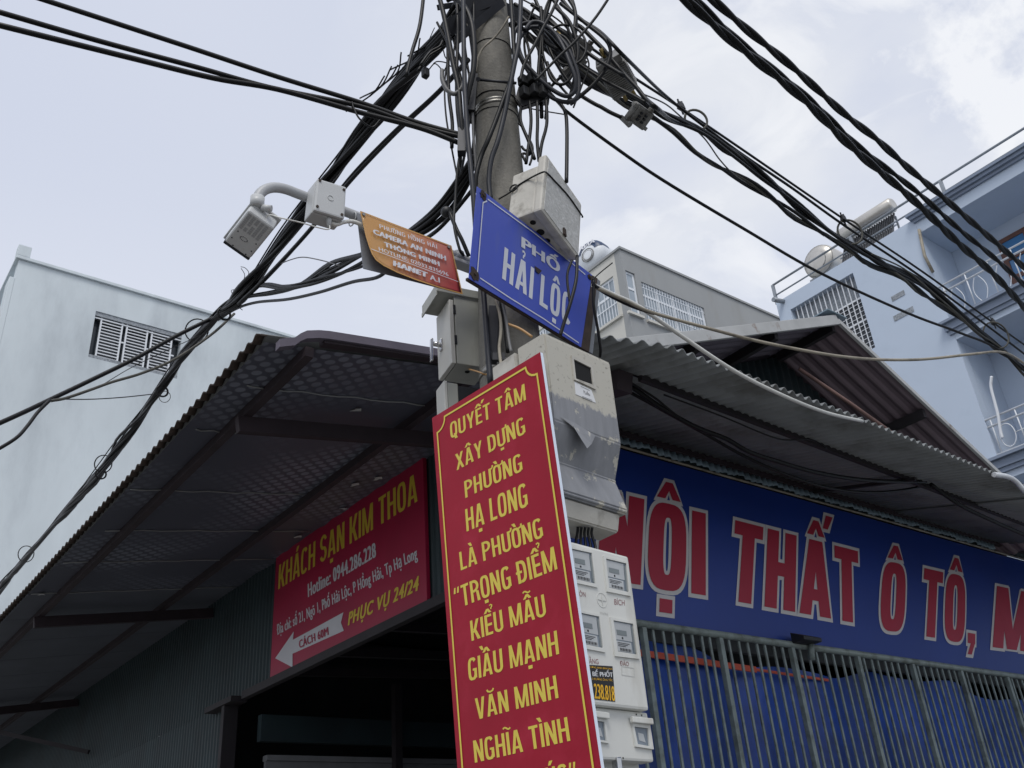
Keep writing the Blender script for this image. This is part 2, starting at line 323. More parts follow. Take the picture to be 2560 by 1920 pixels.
def tube(bm, P, r, sides=8, caps=True, mi=0):
    P = [V(p) for p in P]; fr = frames(P); rings = []
    for i, (p, (a, b_)) in enumerate(zip(P, fr)):
        ri = r[i] if isinstance(r, (list, tuple)) else r
        rings.append([bm.verts.new(p+(a*math.cos(2*math.pi*k/sides)+b_*math.sin(2*math.pi*k/sides))*ri) for k in range(sides)])
    for i in range(len(P)-1):
        for k in range(sides):
            f = bm.faces.new((rings[i][k], rings[i][(k+1) % sides], rings[i+1][(k+1) % sides], rings[i+1][k])); f.smooth = True; f.material_index = mi
    if caps:
        bm.faces.new(rings[0][::-1]).material_index = mi; bm.faces.new(rings[-1]).material_index = mi
    return bm
def bar(bm, a, b_, w_, h_, up=(0, 0, 1), bev=0, mi=0):
    """square bar between two points; w_ across, h_ along up, centred"""
    a, b_ = V(a), V(b_); d = (b_-a).normalized(); u_ = V(up); s = d.cross(u_).normalized(); u_ = s.cross(d).normalized()
    c = lambda p: [p-s*w_/2-u_*h_/2, p+s*w_/2-u_*h_/2, p+s*w_/2+u_*h_/2, p-s*w_/2+u_*h_/2]
    return hexa(bm, c(a)+c(b_), bev, mi=mi)
def cr(P, n_=8):
    """Catmull-Rom through points"""
    P = [V(p) for p in P]
    if len(P) < 3:
        return [P[0].lerp(P[1], i/n_) for i in range(n_+1)]
    Q = [P[0]*2-P[1]]+P+[P[-1]*2-P[-2]]; out_ = []
    for i in range(1, len(Q)-2):
        a, b_, c, d = Q[i-1:i+3]
        for k in range(n_):
            t_ = k/n_
            out_.append(.5*((2*b_)+(c-a)*t_+(2*a-5*b_+4*c-d)*t_*t_+(3*b_-a-3*c+d)*t_**3))
    out_.append(P[-1]); return out_
def disc(bm, c, n_, r, sides=20, t=.004, mi=0, r2=None):
    n_ = V(n_).normalized(); a = n_.orthogonal().normalized(); b_ = n_.cross(a)
    P = [V(c)+(a*math.cos(2*math.pi*k/sides)+b_*math.sin(2*math.pi*k/sides))*r for k in range(sides)]
    return prism(bm, P, n_*t, mi=mi)
def ring(bm, c, n_, r, rt, sides=24, mi=0):
    n_ = V(n_).normalized(); a = n_.orthogonal().normalized(); b_ = n_.cross(a)
    return tube(bm, [V(c)+(a*math.cos(2*math.pi*k/sides)+b_*math.sin(2*math.pi*k/sides))*r for k in range(sides+1)], rt, 6, False, mi)
def lathe(bm, prof, axis_at, sides=32, mi=0):
    """prof: list of (radius, z); axis_at(z) -> centre"""
    rings = []
    for r, z in prof:
        c = V(axis_at(z)); rings.append([bm.verts.new(c+V((math.cos(2*math.pi*k/sides)*r, math.sin(2*math.pi*k/sides)*r, 0))) for k in range(sides)])
    for i in range(len(rings)-1):
        for k in range(sides):
            f = bm.faces.new((rings[i][k], rings[i][(k+1) % sides], rings[i+1][(k+1) % sides], rings[i+1][k])); f.smooth = True; f.material_index = mi
    bm.faces.new(rings[0][::-1]); bm.faces.new(rings[-1])
    return bm
def corr(bm, O, U, Vv, pitch, amp, nrm, t=.004, seg=6, trap=False, cut=None, mi=0, nv=1):
    """corrugated sheet: O corner, U across the ribs, Vv along the ribs, nrm out; cut(u metres)-> start,end fraction along Vv"""
    O, U, Vv, nrm = V(O), V(U), V(Vv), V(nrm).normalized(); L_ = U.length; n_ = max(2, int(L_/pitch*seg)); rows = []
    for i in range(n_+1):
        u_ = i/n_; ph = (u_*L_/pitch) % 1
        if trap: h = max(0, min(1, (abs(ph-.5)*2-.25)*3.2))*2-1
        else: h = math.sin(2*math.pi*ph)
        s, e_ = cut(u_) if cut else (0, 1)
        rows.append([[bm.verts.new(O+U*u_+Vv*(s+(e_-s)*k/nv)+nrm*(amp*h+d)) for k in range(nv+1)] for d in (0, t)])
    for i in range(n_):
        a, c = rows[i], rows[i+1]
        for s in (0, 1):
            for k in range(nv):
                f = bm.faces.new((a[s][k], c[s][k], c[s][k+1], a[s][k+1])); f.material_index = mi; f.smooth = not trap
        for k in (0, nv):
            f = bm.faces.new((a[0][k], c[0][k], c[1][k], a[1][k])); f.material_index = mi
    for r in (rows[0], rows[-1]):
        for k in range(nv): bm.faces.new((r[0][k], r[1][k], r[1][k+1], r[0][k+1])).material_index = mi
    fixn(bm); return bm
def text_mesh(bm, s, A, Bp, C, n_, lift=.002, bold=0., by=0., mi=0, ital=0., track=1., border=0.):
    """letters with baseline A->Bp and cap height A->C on a panel with normal n_. bold / by fatten the strokes sideways / upright,
    border grows the outline all round. Every copy and every separate contour gets its own tiny height so that no faces coincide."""
    cu = bpy.data.curves.new('t', 'FONT'); cu.body = s; cu.resolution_u = 4; cu.space_character = track
    o = bpy.data.objects.new('t', cu); COL.objects.link(o); bpy.context.view_layer.update()
    ev = o.evaluated_get(bpy.context.evaluated_depsgraph_get()); me = ev.to_mesh()
    xs = [v.co.x for v in me.vertices]; x0, x1 = min(xs), max(xs); A, Bp, C, n_ = V(A), V(Bp), V(C), V(n_)
    par = list(range(len(me.vertices)))
    def fd(a):
        while par[a] != a: par[a] = par[par[a]]; a = par[a]
        return a
    for p in me.polygons:
        for q in p.vertices[1:]: par[fd(q)] = fd(p.vertices[0])
    ids = {}; isl = [ids.setdefault(fd(i), len(ids)) for i in range(len(me.vertices))]
    nx = max(1, math.ceil(bold/.036)+1) if bold else 1
    dxs = [bold*(2*i/(nx-1)-1) for i in range(nx)] if nx > 1 else [0]
    sh = [(dx, dy) for dx in dxs for dy in ((-by, by) if by else (0,))]
    if border: sh = [(dx+border*math.cos(a*math.pi/4), dy+border*math.sin(a*math.pi/4)) for dx, dy in (sh if len(sh) < 3 else [q for q in sh if abs(abs(q[0])-bold) < 1e-6 or len(dxs) > 4]) for a in range(8)]
    w_ = x1-x0+2*bold; ky = (.728-2*by)/.728
    for li, (dx, dy) in enumerate(sh):
        vs = []
        for i, v in enumerate(me.vertices):
            fx = (v.co.x-x0+bold+dx+ital*v.co.y)/w_
            vs.append(bm.verts.new(A+(Bp-A)*fx+(C-A)*((v.co.y*ky+by+dy)/.728)+n_*(lift+(li+.33*(isl[i] % 3))*.00018)))
        for p in me.polygons:
            try: bm.faces.new([vs[i] for i in p.vertices]).material_index = mi
            except ValueError: pass
    ev.to_mesh_clear(); bpy.data.objects.remove(o); bpy.data.curves.remove(cu)
    return (x0, x1)
def ptext(bm, s, pl, p, lift=.002, **k):
    """letters placed by three photo pixels on a panel plane"""
    A, Bp, C = [pl.at(*q) for q in p]
    return text_mesh(bm, s, A, Bp, C, pl.n, lift, **k)
# ------------------------------------------------------------------ heavy condensed sign lettering (built from bars, diagonals and bowls)
import unicodedata
def _ring(x0, x1, y0, y1, s, h, e, a0=0, a1=360, n_=36, sq=2.6):
    """bowl: stroke s wide at the sides, h thick at top and bottom, between angles a0..a1"""
    cx, cy = (x0+x1)/2, (y0+y1)/2; rx, ry = (x1-x0)/2, (y1-y0)/2; st = min(rx, ry); out_ = []
    def pt(a, ex_, ey_, k):
        c, si = math.cos(R_(a)), math.sin(R_(a)); f_ = lambda v: math.copysign(abs(v)**(2/k), v)
        return (cx+ex_*f_(c), cy+ey_*f_(si))
    k = 2.0 if abs(rx-ry) < .05 else 3.2
    m_ = max(4, int(n_*(a1-a0)/360))
    A_ = [a0+(a1-a0)*i/m_ for i in range(m_+1)]
    for a, b_ in zip(A_[:-1], A_[1:]):
        out_.append([pt(a, rx+e, ry+e, k), pt(b_, rx+e, ry+e, k), pt(b_, max(.004, rx-s-e), max(.01, ry-h-e), k), pt(a, max(.004, rx-s-e), max(.01, ry-h-e), k)])
    return out_
def _rect(x0, y0, x1, y1, e): return [[(x0-e, y0-e), (x1+e, y0-e), (x1+e, y1+e), (x0-e, y1+e)]]
def _diag(b0, b1, t0, t1, y0, y1, e): return [[(b0-e*1.1, y0-e), (b1+e*1.1, y0-e), (t1+e*1.1, y1+e), (t0-e*1.1, y1+e)]]
def _rib(P, wd, e):
    out_ = []; L_ = []
    for i, p in enumerate(P):
        a, b_ = P[max(0, i-1)], P[min(len(P)-1, i+1)]; dx, dy = b_[0]-a[0], b_[1]-a[1]; l = math.hypot(dx, dy); k = wd/2+e
        ox = dx/l*e*(-1 if i == 0 else 1 if i == len(P)-1 else 0); oy = dy/l*e*(-1 if i == 0 else 1 if i == len(P)-1 else 0)
        L_.append(((p[0]+ox-dy/l*k, p[1]+oy+dx/l*k), (p[0]+ox+dy/l*k, p[1]+oy-dx/l*k)))
    for a, b_ in zip(L_[:-1], L_[1:]): out_.append([a[0], b_[0], b_[1], a[1]])
    return out_
def heavy_glyph(ch, s, h, e=0.):
    """-> width, list of strokes (each a list of quads); cap height 1, baseline 0"""
    d = unicodedata.normalize('NFD', ch.upper()) if ch not in 'Đđ' else 'Đ'
    b, marks = d[0], d[1:]; w = .25+1.55*s; m = (1-h)/2; S_ = []
    r = lambda x0, y0, x1, y1: S_.append(_rect(x0, y0, x1, y1, e))
    if b in 'HNMUVADĐPRBKTIELFXYQOCGSZ': pass
    if b == 'I': w = s; r(0, 0, s, 1)
    elif b == 'H': r(0, 0, s, 1); r(w-s, 0, w, 1); r(s*.9, m-h*.0, w-s*.9, m+h)
    elif b == 'T': w *= .92; r(0, 1-h, w, 1); r((w-s)/2, 0, (w+s)/2, 1-h*.9)
    elif b == 'L': w *= .82; r(0, 0, s, 1); r(s*.9, 0, w, h)
    elif b == 'E': w *= .84; r(0, 0, s, 1); [r(s*.9, y, w-(.02 if y else 0), y+h) for y in (0, m, 1-h)]
    elif b == 'F': w *= .84; r(0, 0, s, 1); [r(s*.9, y, w, y+h) for y in (m, 1-h)]
    elif b == 'N': w *= 1.04; r(0, 0, s, 1); r(w-s, 0, w, 1); S_.append(_diag(w-s*1.12, w-s*.1, s*.1, s*1.12, 0, 1, e*.6))
    elif b == 'M': w *= 1.36; r(0, 0, s*.95, 1); r(w-s*.95, 0, w, 1); c = w/2; S_.append(_diag(c-s*.45, c+s*.3, s*.1, s*1.1, 0, 1, e*.6)); S_.append(_diag(c-s*.3, c+s*.45, w-s*1.1, w-s*.1, 0, 1, e*.6))
    elif b in 'AÂĂ': w *= 1.1; S_.append(_diag(0, s, w/2-s*.62, w/2+s*.30, 0, 1, e)); S_.append(_diag(w-s, w, w/2-s*.30, w/2+s*.62, 0, 1, e)); r(w*.24, .19, w*.76, .19+h*.85)
    elif b == 'V': w *= 1.06; S_.append(_diag(w/2-s*.6, w/2+s*.28, 0, s, 0, 1, e)); S_.append(_diag(w/2-s*.28, w/2+s*.6, w-s, w, 0, 1, e))
    elif b == 'X': w *= 1.06; S_.append(_diag(0, s*1.05, w-s*1.05, w, 0, 1, e)); S_.append(_diag(w-s*1.05, w, 0, s*1.05, 0, 1, e))
    elif b == 'Y': w *= 1.04; r((w-s)/2, 0, (w+s)/2, .45); S_.append(_diag((w-s)/2, (w+s)/2-s*.1, 0, s*1.02, .40, 1, e)); S_.append(_diag((w-s)/2+s*.1, (w+s)/2, w-s*1.02, w, .40, 1, e))
    elif b == 'K': w *= 1.04; r(0, 0, s, 1); S_.append(_diag(s*.8, s*1.9, w-s*1.08, w, .36, 1, e)); S_.append(_diag(w-s*1.05, w+.02, s*1.0, s*2.0, 0, .56, e))
    elif b in 'OQ':
        S_.append(_ring(0, w, -.015, 1.015, s, h, e))
        if b == 'Q': S_.append(_diag(w*.62, w*1.02, w*.48, w*.72, -.14, .22, e))
    elif b in 'CG':
        S_.append(_ring(0, w, -.015, 1.015, s, h, e, 38, 322))
        if b == 'G': r(w-s, .06, w, .50); r(w*.54, .50-h*.8, w-s*.5, .50)
    elif b == 'U': r(0, .22, s, 1); r(w-s, .22, w, 1); S_.append(_ring(0, w, -.015, .46, s, h, e, 180, 360))
    elif b in 'DĐ':
        r(0, 0, s, 1); S_.append(_ring(-w*.5, w, 0, 1, s*1.0, h, e, -86, 86)); r(s*.5, 0, w*.34, h); r(s*.5, 1-h, w*.34, 1)
        if b == 'Đ': r(-s*.45, m, s*1.75, m+h*.9)
    elif b in 'PR':
        r(0, 0, s, 1); S_.append(_ring(-w*.2, w, .43, 1, s, h, e, -80, 80)); r(s*.5, 1-h, w*.48, 1); r(s*.5, .43, w*.48, .43+h)
        if b == 'R': S_.append(_diag(w-s*.98, w+.02, w-s*1.25, w-s*.3, 0, .47, e))
    elif b == 'B': r(0, 0, s, 1); [S_.append(_ring(-w*.2, w, y0, y1, s, h, e, -80, 80)) for y0, y1 in ((0, .55), (.5, 1))]
    elif b == 'S':
        S_.append(_ring(0, w, .50-h/2, 1.015, s, h, e, 20, 268)); S_.append(_ring(0, w, -.015, .50+h/2, s, h, e, -160, 92))
    elif b == ',': w = s*.95; r(0, 0, w, .15); S_.append(_diag(0, w*.55, w*.45, w, -.16, .02, e))
    elif b in '“”':
        w = s*2.4
        for k in (0, s*1.35): S_.append(_diag(k, k+s*.6, k+s*.25, k+s*1.0, .72, 1, e) if b == '”' else _diag(k, k+s*.75, k+s*.4, k+s*1.0, .72, 1, e))
    elif b == ' ': return .26, []
    cx = w/2; up = 1.07; sh = min(s, .15)
    cap_ = '\u0302' in marks; brv = '\u0306' in marks
    t_ = .085+.25*sh
    if cap_: S_.append([[(cx-.21-e, up-e), (cx-.21+t_*1.2+e*.6, up-e), (cx, up+.105-e), (cx, up+.215+e), (cx-.06-e*.6, up+.215+e)]]); S_.append([[(cx+.21+e, up-e), (cx+.21-t_*1.2-e*.6, up-e), (cx, up+.105-e), (cx, up+.215+e), (cx+.06+e*.6, up+.215+e)]])
    if brv: S_.append(_rib([(cx-.17, up+.17), (cx-.12, up+.08), (cx, up+.04), (cx+.12, up+.08), (cx+.17, up+.17)], t_*.7, e))
    ox, oy = (.24, .13) if cap_ else (0, 0)
    if '\u0301' in marks: S_.append(_diag(cx-.075+ox, cx+.045+ox, cx+.0+ox, cx+.17+ox, up+oy, up+.2+oy, e))
    if '\u0300' in marks: S_.append(_diag(cx-.045+ox*.0-(.2 if cap_ else 0), cx+.075-(.2 if cap_ else 0), cx-.17-(.2 if cap_ else 0), cx-(.2 if cap_ else 0), up+oy, up+.2+oy, e))
    if '\u0303' in marks: yy = up+.1+(.22 if cap_ else 0); S_.append(_rib([(cx-.18+.36*i/8, yy+.05*math.sin(i/8*2*math.pi)) for i in range(9)], t_*.62, e))
    if '\u0309' in marks:
        hx, hy = (cx+.2, up+.14) if cap_ else (cx, up); S_.append(_rib([(hx-.07, hy+.19), (hx, hy+.225), (hx+.065, hy+.18), (hx+.05, hy+.11), (hx, hy+.07), (hx, hy)], t_*.55, e))
    if '\u0323' in marks: q = .055+sh*.32; S_.append(_rect(cx-q, -.26, cx+q, -.26+q*1.45, e))
    if '\u031b' in marks: S_.append(_rib([(w-s*.4, .93), (w+.04, .95), (w+.10, 1.02), (w+.10, 1.12)], t_*.75, e))
    return w, S_
def heavy_text(bm, txt, A, Bp, C, n_, lift, s=.15, h=.13, e=0., sp=.075, ital=0., gap=.26):
    A, Bp, C, n_ = V(A), V(Bp), V(C), V(n_); x = 0; G = []
    for ch in txt:
        if ch == ' ': x += gap; continue
        w, S_ = heavy_glyph(ch, s, h, e); G.append((x, S_)); x += w+sp
    W_ = x-sp; k = 0
    for x0, S_ in G:
        for i, st in enumerate(S_):
            k += 1; dl = lift+.00007*(k % 7)
            for q in st:
                vs = [bm.verts.new(A+(Bp-A)*((x0+px_+ital*py_)/W_)+(C-A)*py_+n_*dl) for px_, py_ in q]
                bm.faces.new(vs)
    bmesh.ops.remove_doubles(bm, verts=bm.verts, dist=1e-6)
def phv(bm, s_, pl, p, lift=.0008, **k):
    A, Bp, C = [pl.at(*q) for q in p]; heavy_text(bm, s_, A, Bp, C, pl.n, lift, **k)
# ------------------------------------------------------------------ the setting: ground
bm = B(); v = [bm.verts.new(p) for p in ((-150, -150, 0), (150, -150, 0), (150, 150, 0), (-150, 150, 0))]; bm.faces.new(v)
tag(obj('street', bm, 'asphalt'), None, None, kind='structure')

# ------------------------------------------------------------------ wall helpers
def wall_y(bm, y, t, x0, x1, z0, z1, holes=()):
    """wall facing -Y, front at y, thickness t, rectangular holes (x0,x1,z0,z1) side by side"""
    cur = x0
    for a, b_, c, d in sorted(holes):
        box(bm, (cur, y, z0), (a, y+t, z1)); box(bm, (a, y, z0), (b_, y+t, c)); box(bm, (a, y, d), (b_, y+t, z1)); cur = b_
    box(bm, (cur, y, z0), (x1, y+t, z1)); return bm
def wall_x(bm, x, t, y0, y1, z0, z1, holes=()):
    cur = y0
    for a, b_, c, d in sorted(holes):
        box(bm, (x, cur, z0), (x+t, a, z1)); box(bm, (x, a, z0), (x+t, b_, c)); box(bm, (x, a, d), (x+t, b_, z1)); cur = b_
    box(bm, (x, cur, z0), (x+t, y1, z1)); return bm

# ------------------------------------------------------------------ white building
WB = thing('white_building', 'tall white rendered building with one wide slatted window, beyond the left roof', 'building', (2.52, 22, 0))
w0, w1 = onY(22, 240, 777), onY(22, 468, 836); w2 = onY(22, 224, 893)
WX0, WX1, WZ0, WZ1 = w0.x, onY(22, 432, 938).x+.12, w2.z, w0.z
bm = B(); wall_y(bm, 22, .3, 2.52, 18, 0, 16.45, [(WX0, WX1, WZ0, WZ1)])
box(bm, (2.55, 22.3, 0), (18, 36, 16.2)); obj('wall', bm, 'render_white', WB)
bm = B(); box(bm, (2.44, 21.93, 16.452), (18, 22.31, 16.54), .01); box(bm, (2.44, 22.312, 16.452), (2.70, 36, 16.54), .01); box(bm, (2.44, 21.93, 16.542), (2.74, 22.2, 16.86), .01)
obj('parapet', bm, 'render_white', WB)
bm = B(); box(bm, (2.40, 23.2, 9), (2.549, 26.5, 14.9)); obj('side_panel', bm, 'render_blue_dark', WB)
bm = B(); box(bm, (2.40, 22.0, 9), (2.518, 22.5, 15.9), .01); obj('corner_pilaster', bm, 'render_white', WB)
win = obj('window', box(B(), (WX0, 22.24, WZ0), (WX1, 22.28, WZ1)), 'glass_dark', WB)
bm = B(); ww = WX1-WX0
box(bm, (WX0, 22.02, WZ1-.12), (WX1, 22.23, WZ1-.002)); obj('lintel', bm, 'vent_grey', win)
obj('sill', box(B(), (WX0, 22.02, WZ0+.002), (WX1, 22.23, WZ0+.1)), 'vent_grey', win)
bm = B(); n_ = 3; pw = (ww-.3)/n_
for i in range(n_):
    a = WX0+.18+i*pw; c = a+pw-.12
    for x in (a, c): box(bm, (x-.02, 22.05, WZ0+.06), (x+.02, 22.09, WZ1-.08))
    for k in range(13):
        z = WZ0+.12+k*(WZ1-WZ0-.28)/12; box(bm, (a+.02, 22.06, z-.013), (c-.02, 22.085, z+.013))
    z = (WZ0+WZ1)/2; box(bm, (c+.02, 22.055, z-.02), (c+.10, 22.08, z+.02))
for z in (WZ0+.06, WZ1-.17): box(bm, (WX0, 22.042, z-.018), (WX1, 22.049, z+.018))
obj('grille', bm, 'alu_white', win)

# ------------------------------------------------------------------ grey building
GB = thing('grey_building', 'grey rendered building with white barred windows, seen between pole and gable roof', 'building', (20.13, 18, 0))
gx = onY(18, 1549, 623).x; gz = onY(18, 1549, 623).z
def gy(*p): return onY(18, *p)
def gxp(*p): return onX(gx, *p)
A = gy(*zf((635, 455))); C_ = gy(*zf((1222, 740)))
bx0, bx1 = A.x, gy(*zf((1215, 700))).x; bz1 = A.z; bz0 = gy(*zf((690, 800))).z-.05
c0, c1 = gx+.12, gy(*zf((575, 380))).x; cz1 = gy(*zf((470, 340))).z; cz0 = gy(*zf((520, 735))).z
bm = B(); wall_y(bm, 18, .3, gx, gx+20, 0, gz, [(c0, c1, cz0, cz1), (bx0, bx1, bz0, bz1)])
box(bm, (gx+.31, 18.31, 0), (gx+20, 30, gz-.4)); obj('wall', bm, 'render_grey', GB)
lz1 = gxp(*zf((455, 345))).z; lz0 = gxp(*zf((500, 735))).z
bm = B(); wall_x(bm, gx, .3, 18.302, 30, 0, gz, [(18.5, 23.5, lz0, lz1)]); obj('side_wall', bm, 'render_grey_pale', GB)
bm = B(); box(bm, (gx-.06, 17.94, gz+.002), (gx+20, 18.34, gz+.09)); box(bm, (gx-.06, 18.342, gz+.002), (gx+.36, 30, gz+.09)); obj('parapet_cap', bm, 'render_grey', GB)
bm = B(); box(bm, (gx-.10, 18.3, lz0-.10), (gx-.003, 23.6, lz0-.003)); box(bm, (gx-.12, 17.9, cz0-.1), (c1+.05, 17.998, cz0-.003)); box(bm, (bx0-.05, 17.9, bz0-.1), (bx1+.05, 17.998, bz0-.003)); obj('sill', bm, 'render_grey_pale', GB)
def win_y(par, y, x0, x1, z0, z1, mull, trans, bars=0, fw=.06, glass='glass_sky'):
    """window facing -Y: frame with mullions (fractions), one transom, guard bars"""
    f_ = bmesh.new()
    for a in (x0+fw/2, x1-fw/2): box(f_, (a-fw/2, y, z0), (a+fw/2, y+.06, z1))
    for z in (z0+fw/2, z1-fw/2): box(f_, (x0+fw, y+.002, z-fw/2), (x1-fw, y+.058, z+fw/2))
    zt = z0+(z1-z0)*trans; box(f_, (x0+fw, y+.004, zt-fw*.6), (x1-fw, y+.056, zt+fw*.6))
    for q in mull:
        x = x0+(x1-x0)*q; box(f_, (x-fw/2, y+.006, z0+fw), (x+fw/2, y+.054, z1-fw))
    fo = obj('window', f_, 'alu_white', par)
    obj('pane', box(B(), (x0+fw, y+.024, z0+fw), (x1-fw, y+.03, z1-fw)), glass, fo)
    if bars:
        g = bmesh.new()
        for k in range(1, bars):
            x = x0+(x1-x0)*k/bars; box(g, (x-.011, y-.03, z0), (x+.011, y-.012, z1 if k % 4 else z1))
        for q in (.3, .38, .86):
            z = z0+(z1-z0)*q; box(g, (x0, y-.045, z-.009), (x1, y-.032, z+.009))
        obj('guard_bars', g, 'alu_white', fo)
    return fo
win_y(GB, 18.06, bx0, bx1, bz0, bz1, (.25, .5, .75), .68, 24, .07)
win_y(GB, 18.06, c0, c1, cz0, cz1, (), .62, 0, .08)
# the same kind of window round the corner, facing -X
f_ = B(); y0, y1, x = 18.5, 23.5, gx+.06
for a in (y0+.04, 19.9, 21.3, 22.5, y1-.04): box(f_, (x, a-.04, lz0), (x+.06, a+.04, lz1))
for z in (lz0+.04, lz0+(lz1-lz0)*.62, lz1-.04): box(f_, (x+.004, y0+.08, z-.05), (x+.05, y1-.08, z+.05))
fo = obj('window', f_, 'alu_white', GB)
obj('pane', box(B(), (x+.024, y0+.08, lz0+.08), (x+.03, y1-.08, lz1-.08)), 'glass_sky', fo)
g = B()
for k in range(1, 34):
    y = y0+(y1-y0)*k/34; box(g, (x-.03, y-.012, lz0+.1), (x-.012, y+.012, lz0+(lz1-lz0)*(.55 if k % 2 else .95)))
box(g, (x-.034, y0, lz0+.6), (x-.03, y1, lz0+.64)); obj('guard_bars', g, 'alu_white', fo)
# round tank on its roof
tk = onX(gx+1.2, *zf((235, 250)))
WT = thing('water_tank', 'round white and navy water tank on the grey building roof', 'water tank', (tk.x, tk.y, gz-.4))
rd = .62; bm = B(); ax = V((-1, -.15, 0)).normalized()
def tankrings(bm, c, ax, prof, sides=28, mi=0):
    a = V((0, 0, 1)); b_ = ax.cross(a).normalized(); rings = []
    for r, d in prof:
        rings.append([bm.verts.new(V(c)+ax*d+(a*math.cos(2*math.pi*k/sides)+b_*math.sin(2*math.pi*k/sides))*r) for k in range(sides)])
    for i in range(len(rings)-1):
        for k in range(sides):
            f = bm.faces.new((rings[i][k], rings[i][(k+1) % sides], rings[i+1][(k+1) % sides], rings[i+1][k])); f.smooth = True; f.material_index = mi
    bm.faces.new(rings[0][::-1]).material_index = mi; bm.faces.new(rings[-1]).material_index = mi; fixn(bm)
tankrings(bm, tk, ax, [(rd*.9, -1.2), (rd, -1.1), (rd, .3), (rd*.97, .4), (rd*.8, .52), (rd*.4, .6), (rd*.3, .61)])
obj('tank_body', bm, 'alu_white', WT)
bm = B(); tankrings(bm, tk, ax, [(rd+.004, .0), (rd+.004, .3), (rd*.975, .41), (rd*.82, .528), (rd*.56, .585)])
for f in list(bm.faces):
    c = f.calc_center_median()-V(tk)
    if c.z < .1 or len(f.verts) > 4: bm.faces.remove(f)
bnd = obj('band', bm, 'tank_navy', WT)
bm = B(); b_ = ax.cross(V((0, 0, 1))).normalized()
text_mesh(bm, 'ANA', tk+ax*.60+V((0, 0, .28))-b_*.42, tk+ax*.60+V((0, 0, .28))+b_*.42, tk+ax*.56+V((0, 0, .50))-b_*.42, ax, .004, bold=.04); obj('lettering', bm, 'sign_white', bnd)
bm = B(); ring(bm, tk+ax*.6-V((0, 0, .1)), ax, .27, .025); ring(bm, tk+ax*.6-V((0, 0, .1)), ax, .2, .015); obj('lid_ring', bm, 'cast_grey', WT)
bm = B()
for d in (-.9, .1): box(bm, (tk.x+ax.x*d-.05, tk.y-.6, gz-.4), (tk.x+ax.x*d+.05, tk.y+.6, tk.z-.5))
obj('stand', bm, 'rail_grey', WT)

# ------------------------------------------------------------------ blue building
BX = 18.0
BB = thing('blue_building', 'pale blue building with balconies and a roof railing, behind the purple gable roof', 'building', (BX, 4, 0))
def bp_(*p): return onX(BX, *p)
ye = bp_(1928, 710).y; yr = bp_(2400, 877).y          # far end, edge of the balcony recess
za1 = bp_(*zg((1390, 10))).z                          # parapet top
zb0 = bp_(1953, 792).z                                # underside of the far-end beam
wz1 = bp_(*zg((1160, 250))).z; wy0 = bp_(*zg((1160, 250))).y; wy1 = ye-.35; wz0 = bp_(*zg((1280, 690))).z-.1
ct_top = bp_(*zq((1530, 1335))).z-.12
bm = B(); box(bm, (BX+.302, yr+.002, za1-1.2), (BX+1.6, yr+.3, ct_top)); obj('roof_upstand', bm, 'render_blue', BB)
bm = B(); wall_x(bm, BX, .3, yr, ye, 0, za1, [(wy0, wy1, wz0, wz1)])
box(bm, (BX+.31, yr, 0), (BX+10, ye, za1-1.0)); box(bm, (BX+1.35, -8, 0), (BX+10, yr-.003, ct_top)); obj('wall', bm, 'render_blue', BB)
# window wall of the stair: glass blocks behind white bars
wn = obj('window', box(B(), (BX+.2, wy0, wz0), (BX+.24, wy1, wz1)), 'glass_dark', BB)
g = B()
for k in range(1, 14):
    y = wy0+(wy1-wy0)*k/14; box(g, (BX+.06, y-.010, wz0), (BX+.08, y+.010, wz1))
for k in range(0, 12):
    z = wz0+(wz1-wz0)*(.06+.62*k/11); th = .022 if k in (11, 6) else .006; box(g, (BX+.085, wy0, z-th), (BX+.1, wy1, z+th))
obj('guard_bars', g, 'alu_white', wn)
bm = B(); box(bm, (BX+.18, wy0, wz0+(wz1-wz0)*.70), (BX+.195, wy1, wz1)); obj('shutter', bm, 'vent_grey', wn)
for q in ([(1395, 400), (1475, 362), (1478, 385), (1400, 430)], [(1408, 520), (1530, 462), (1535, 490), (1415, 552)]):
    p = [bp_(*zg(c)) for c in q]; y0, y1 = sorted((p[0].y, p[1].y)); z0, z1 = p[3].z, p[0].z
    z0, z1 = min(z0, z1), max(z0, z1)
    bm = B(); box(bm, (BX-.01, y0, z0), (BX-.002, y1, z1)); obj('vent_block', bm, 'vent_grey', BB)
# roof slab with moulded cornice over the recess
p = bp_(*zq((1570, 1415))); cz = p.z; ct = bp_(*zq((1530, 1335))).z
bm = B(); box(bm, (BX, -8, cz), (BX+1.349, yr-.003, ct-.12)); obj('roof_slab', bm, 'render_blue', BB)
bm = B(); box(bm, (BX-.06, -8, ct-.118), (BX+1.3, yr+.02, ct-.05)); box(bm, (BX-.12, -8, ct-.048), (BX+1.3, yr+.06, ct+.03)); box(bm, (BX-.17, -8, ct+.032), (BX+1.3, yr+.1, ct+.09)); obj('cornice', bm, 'render_blue_dark', BB)
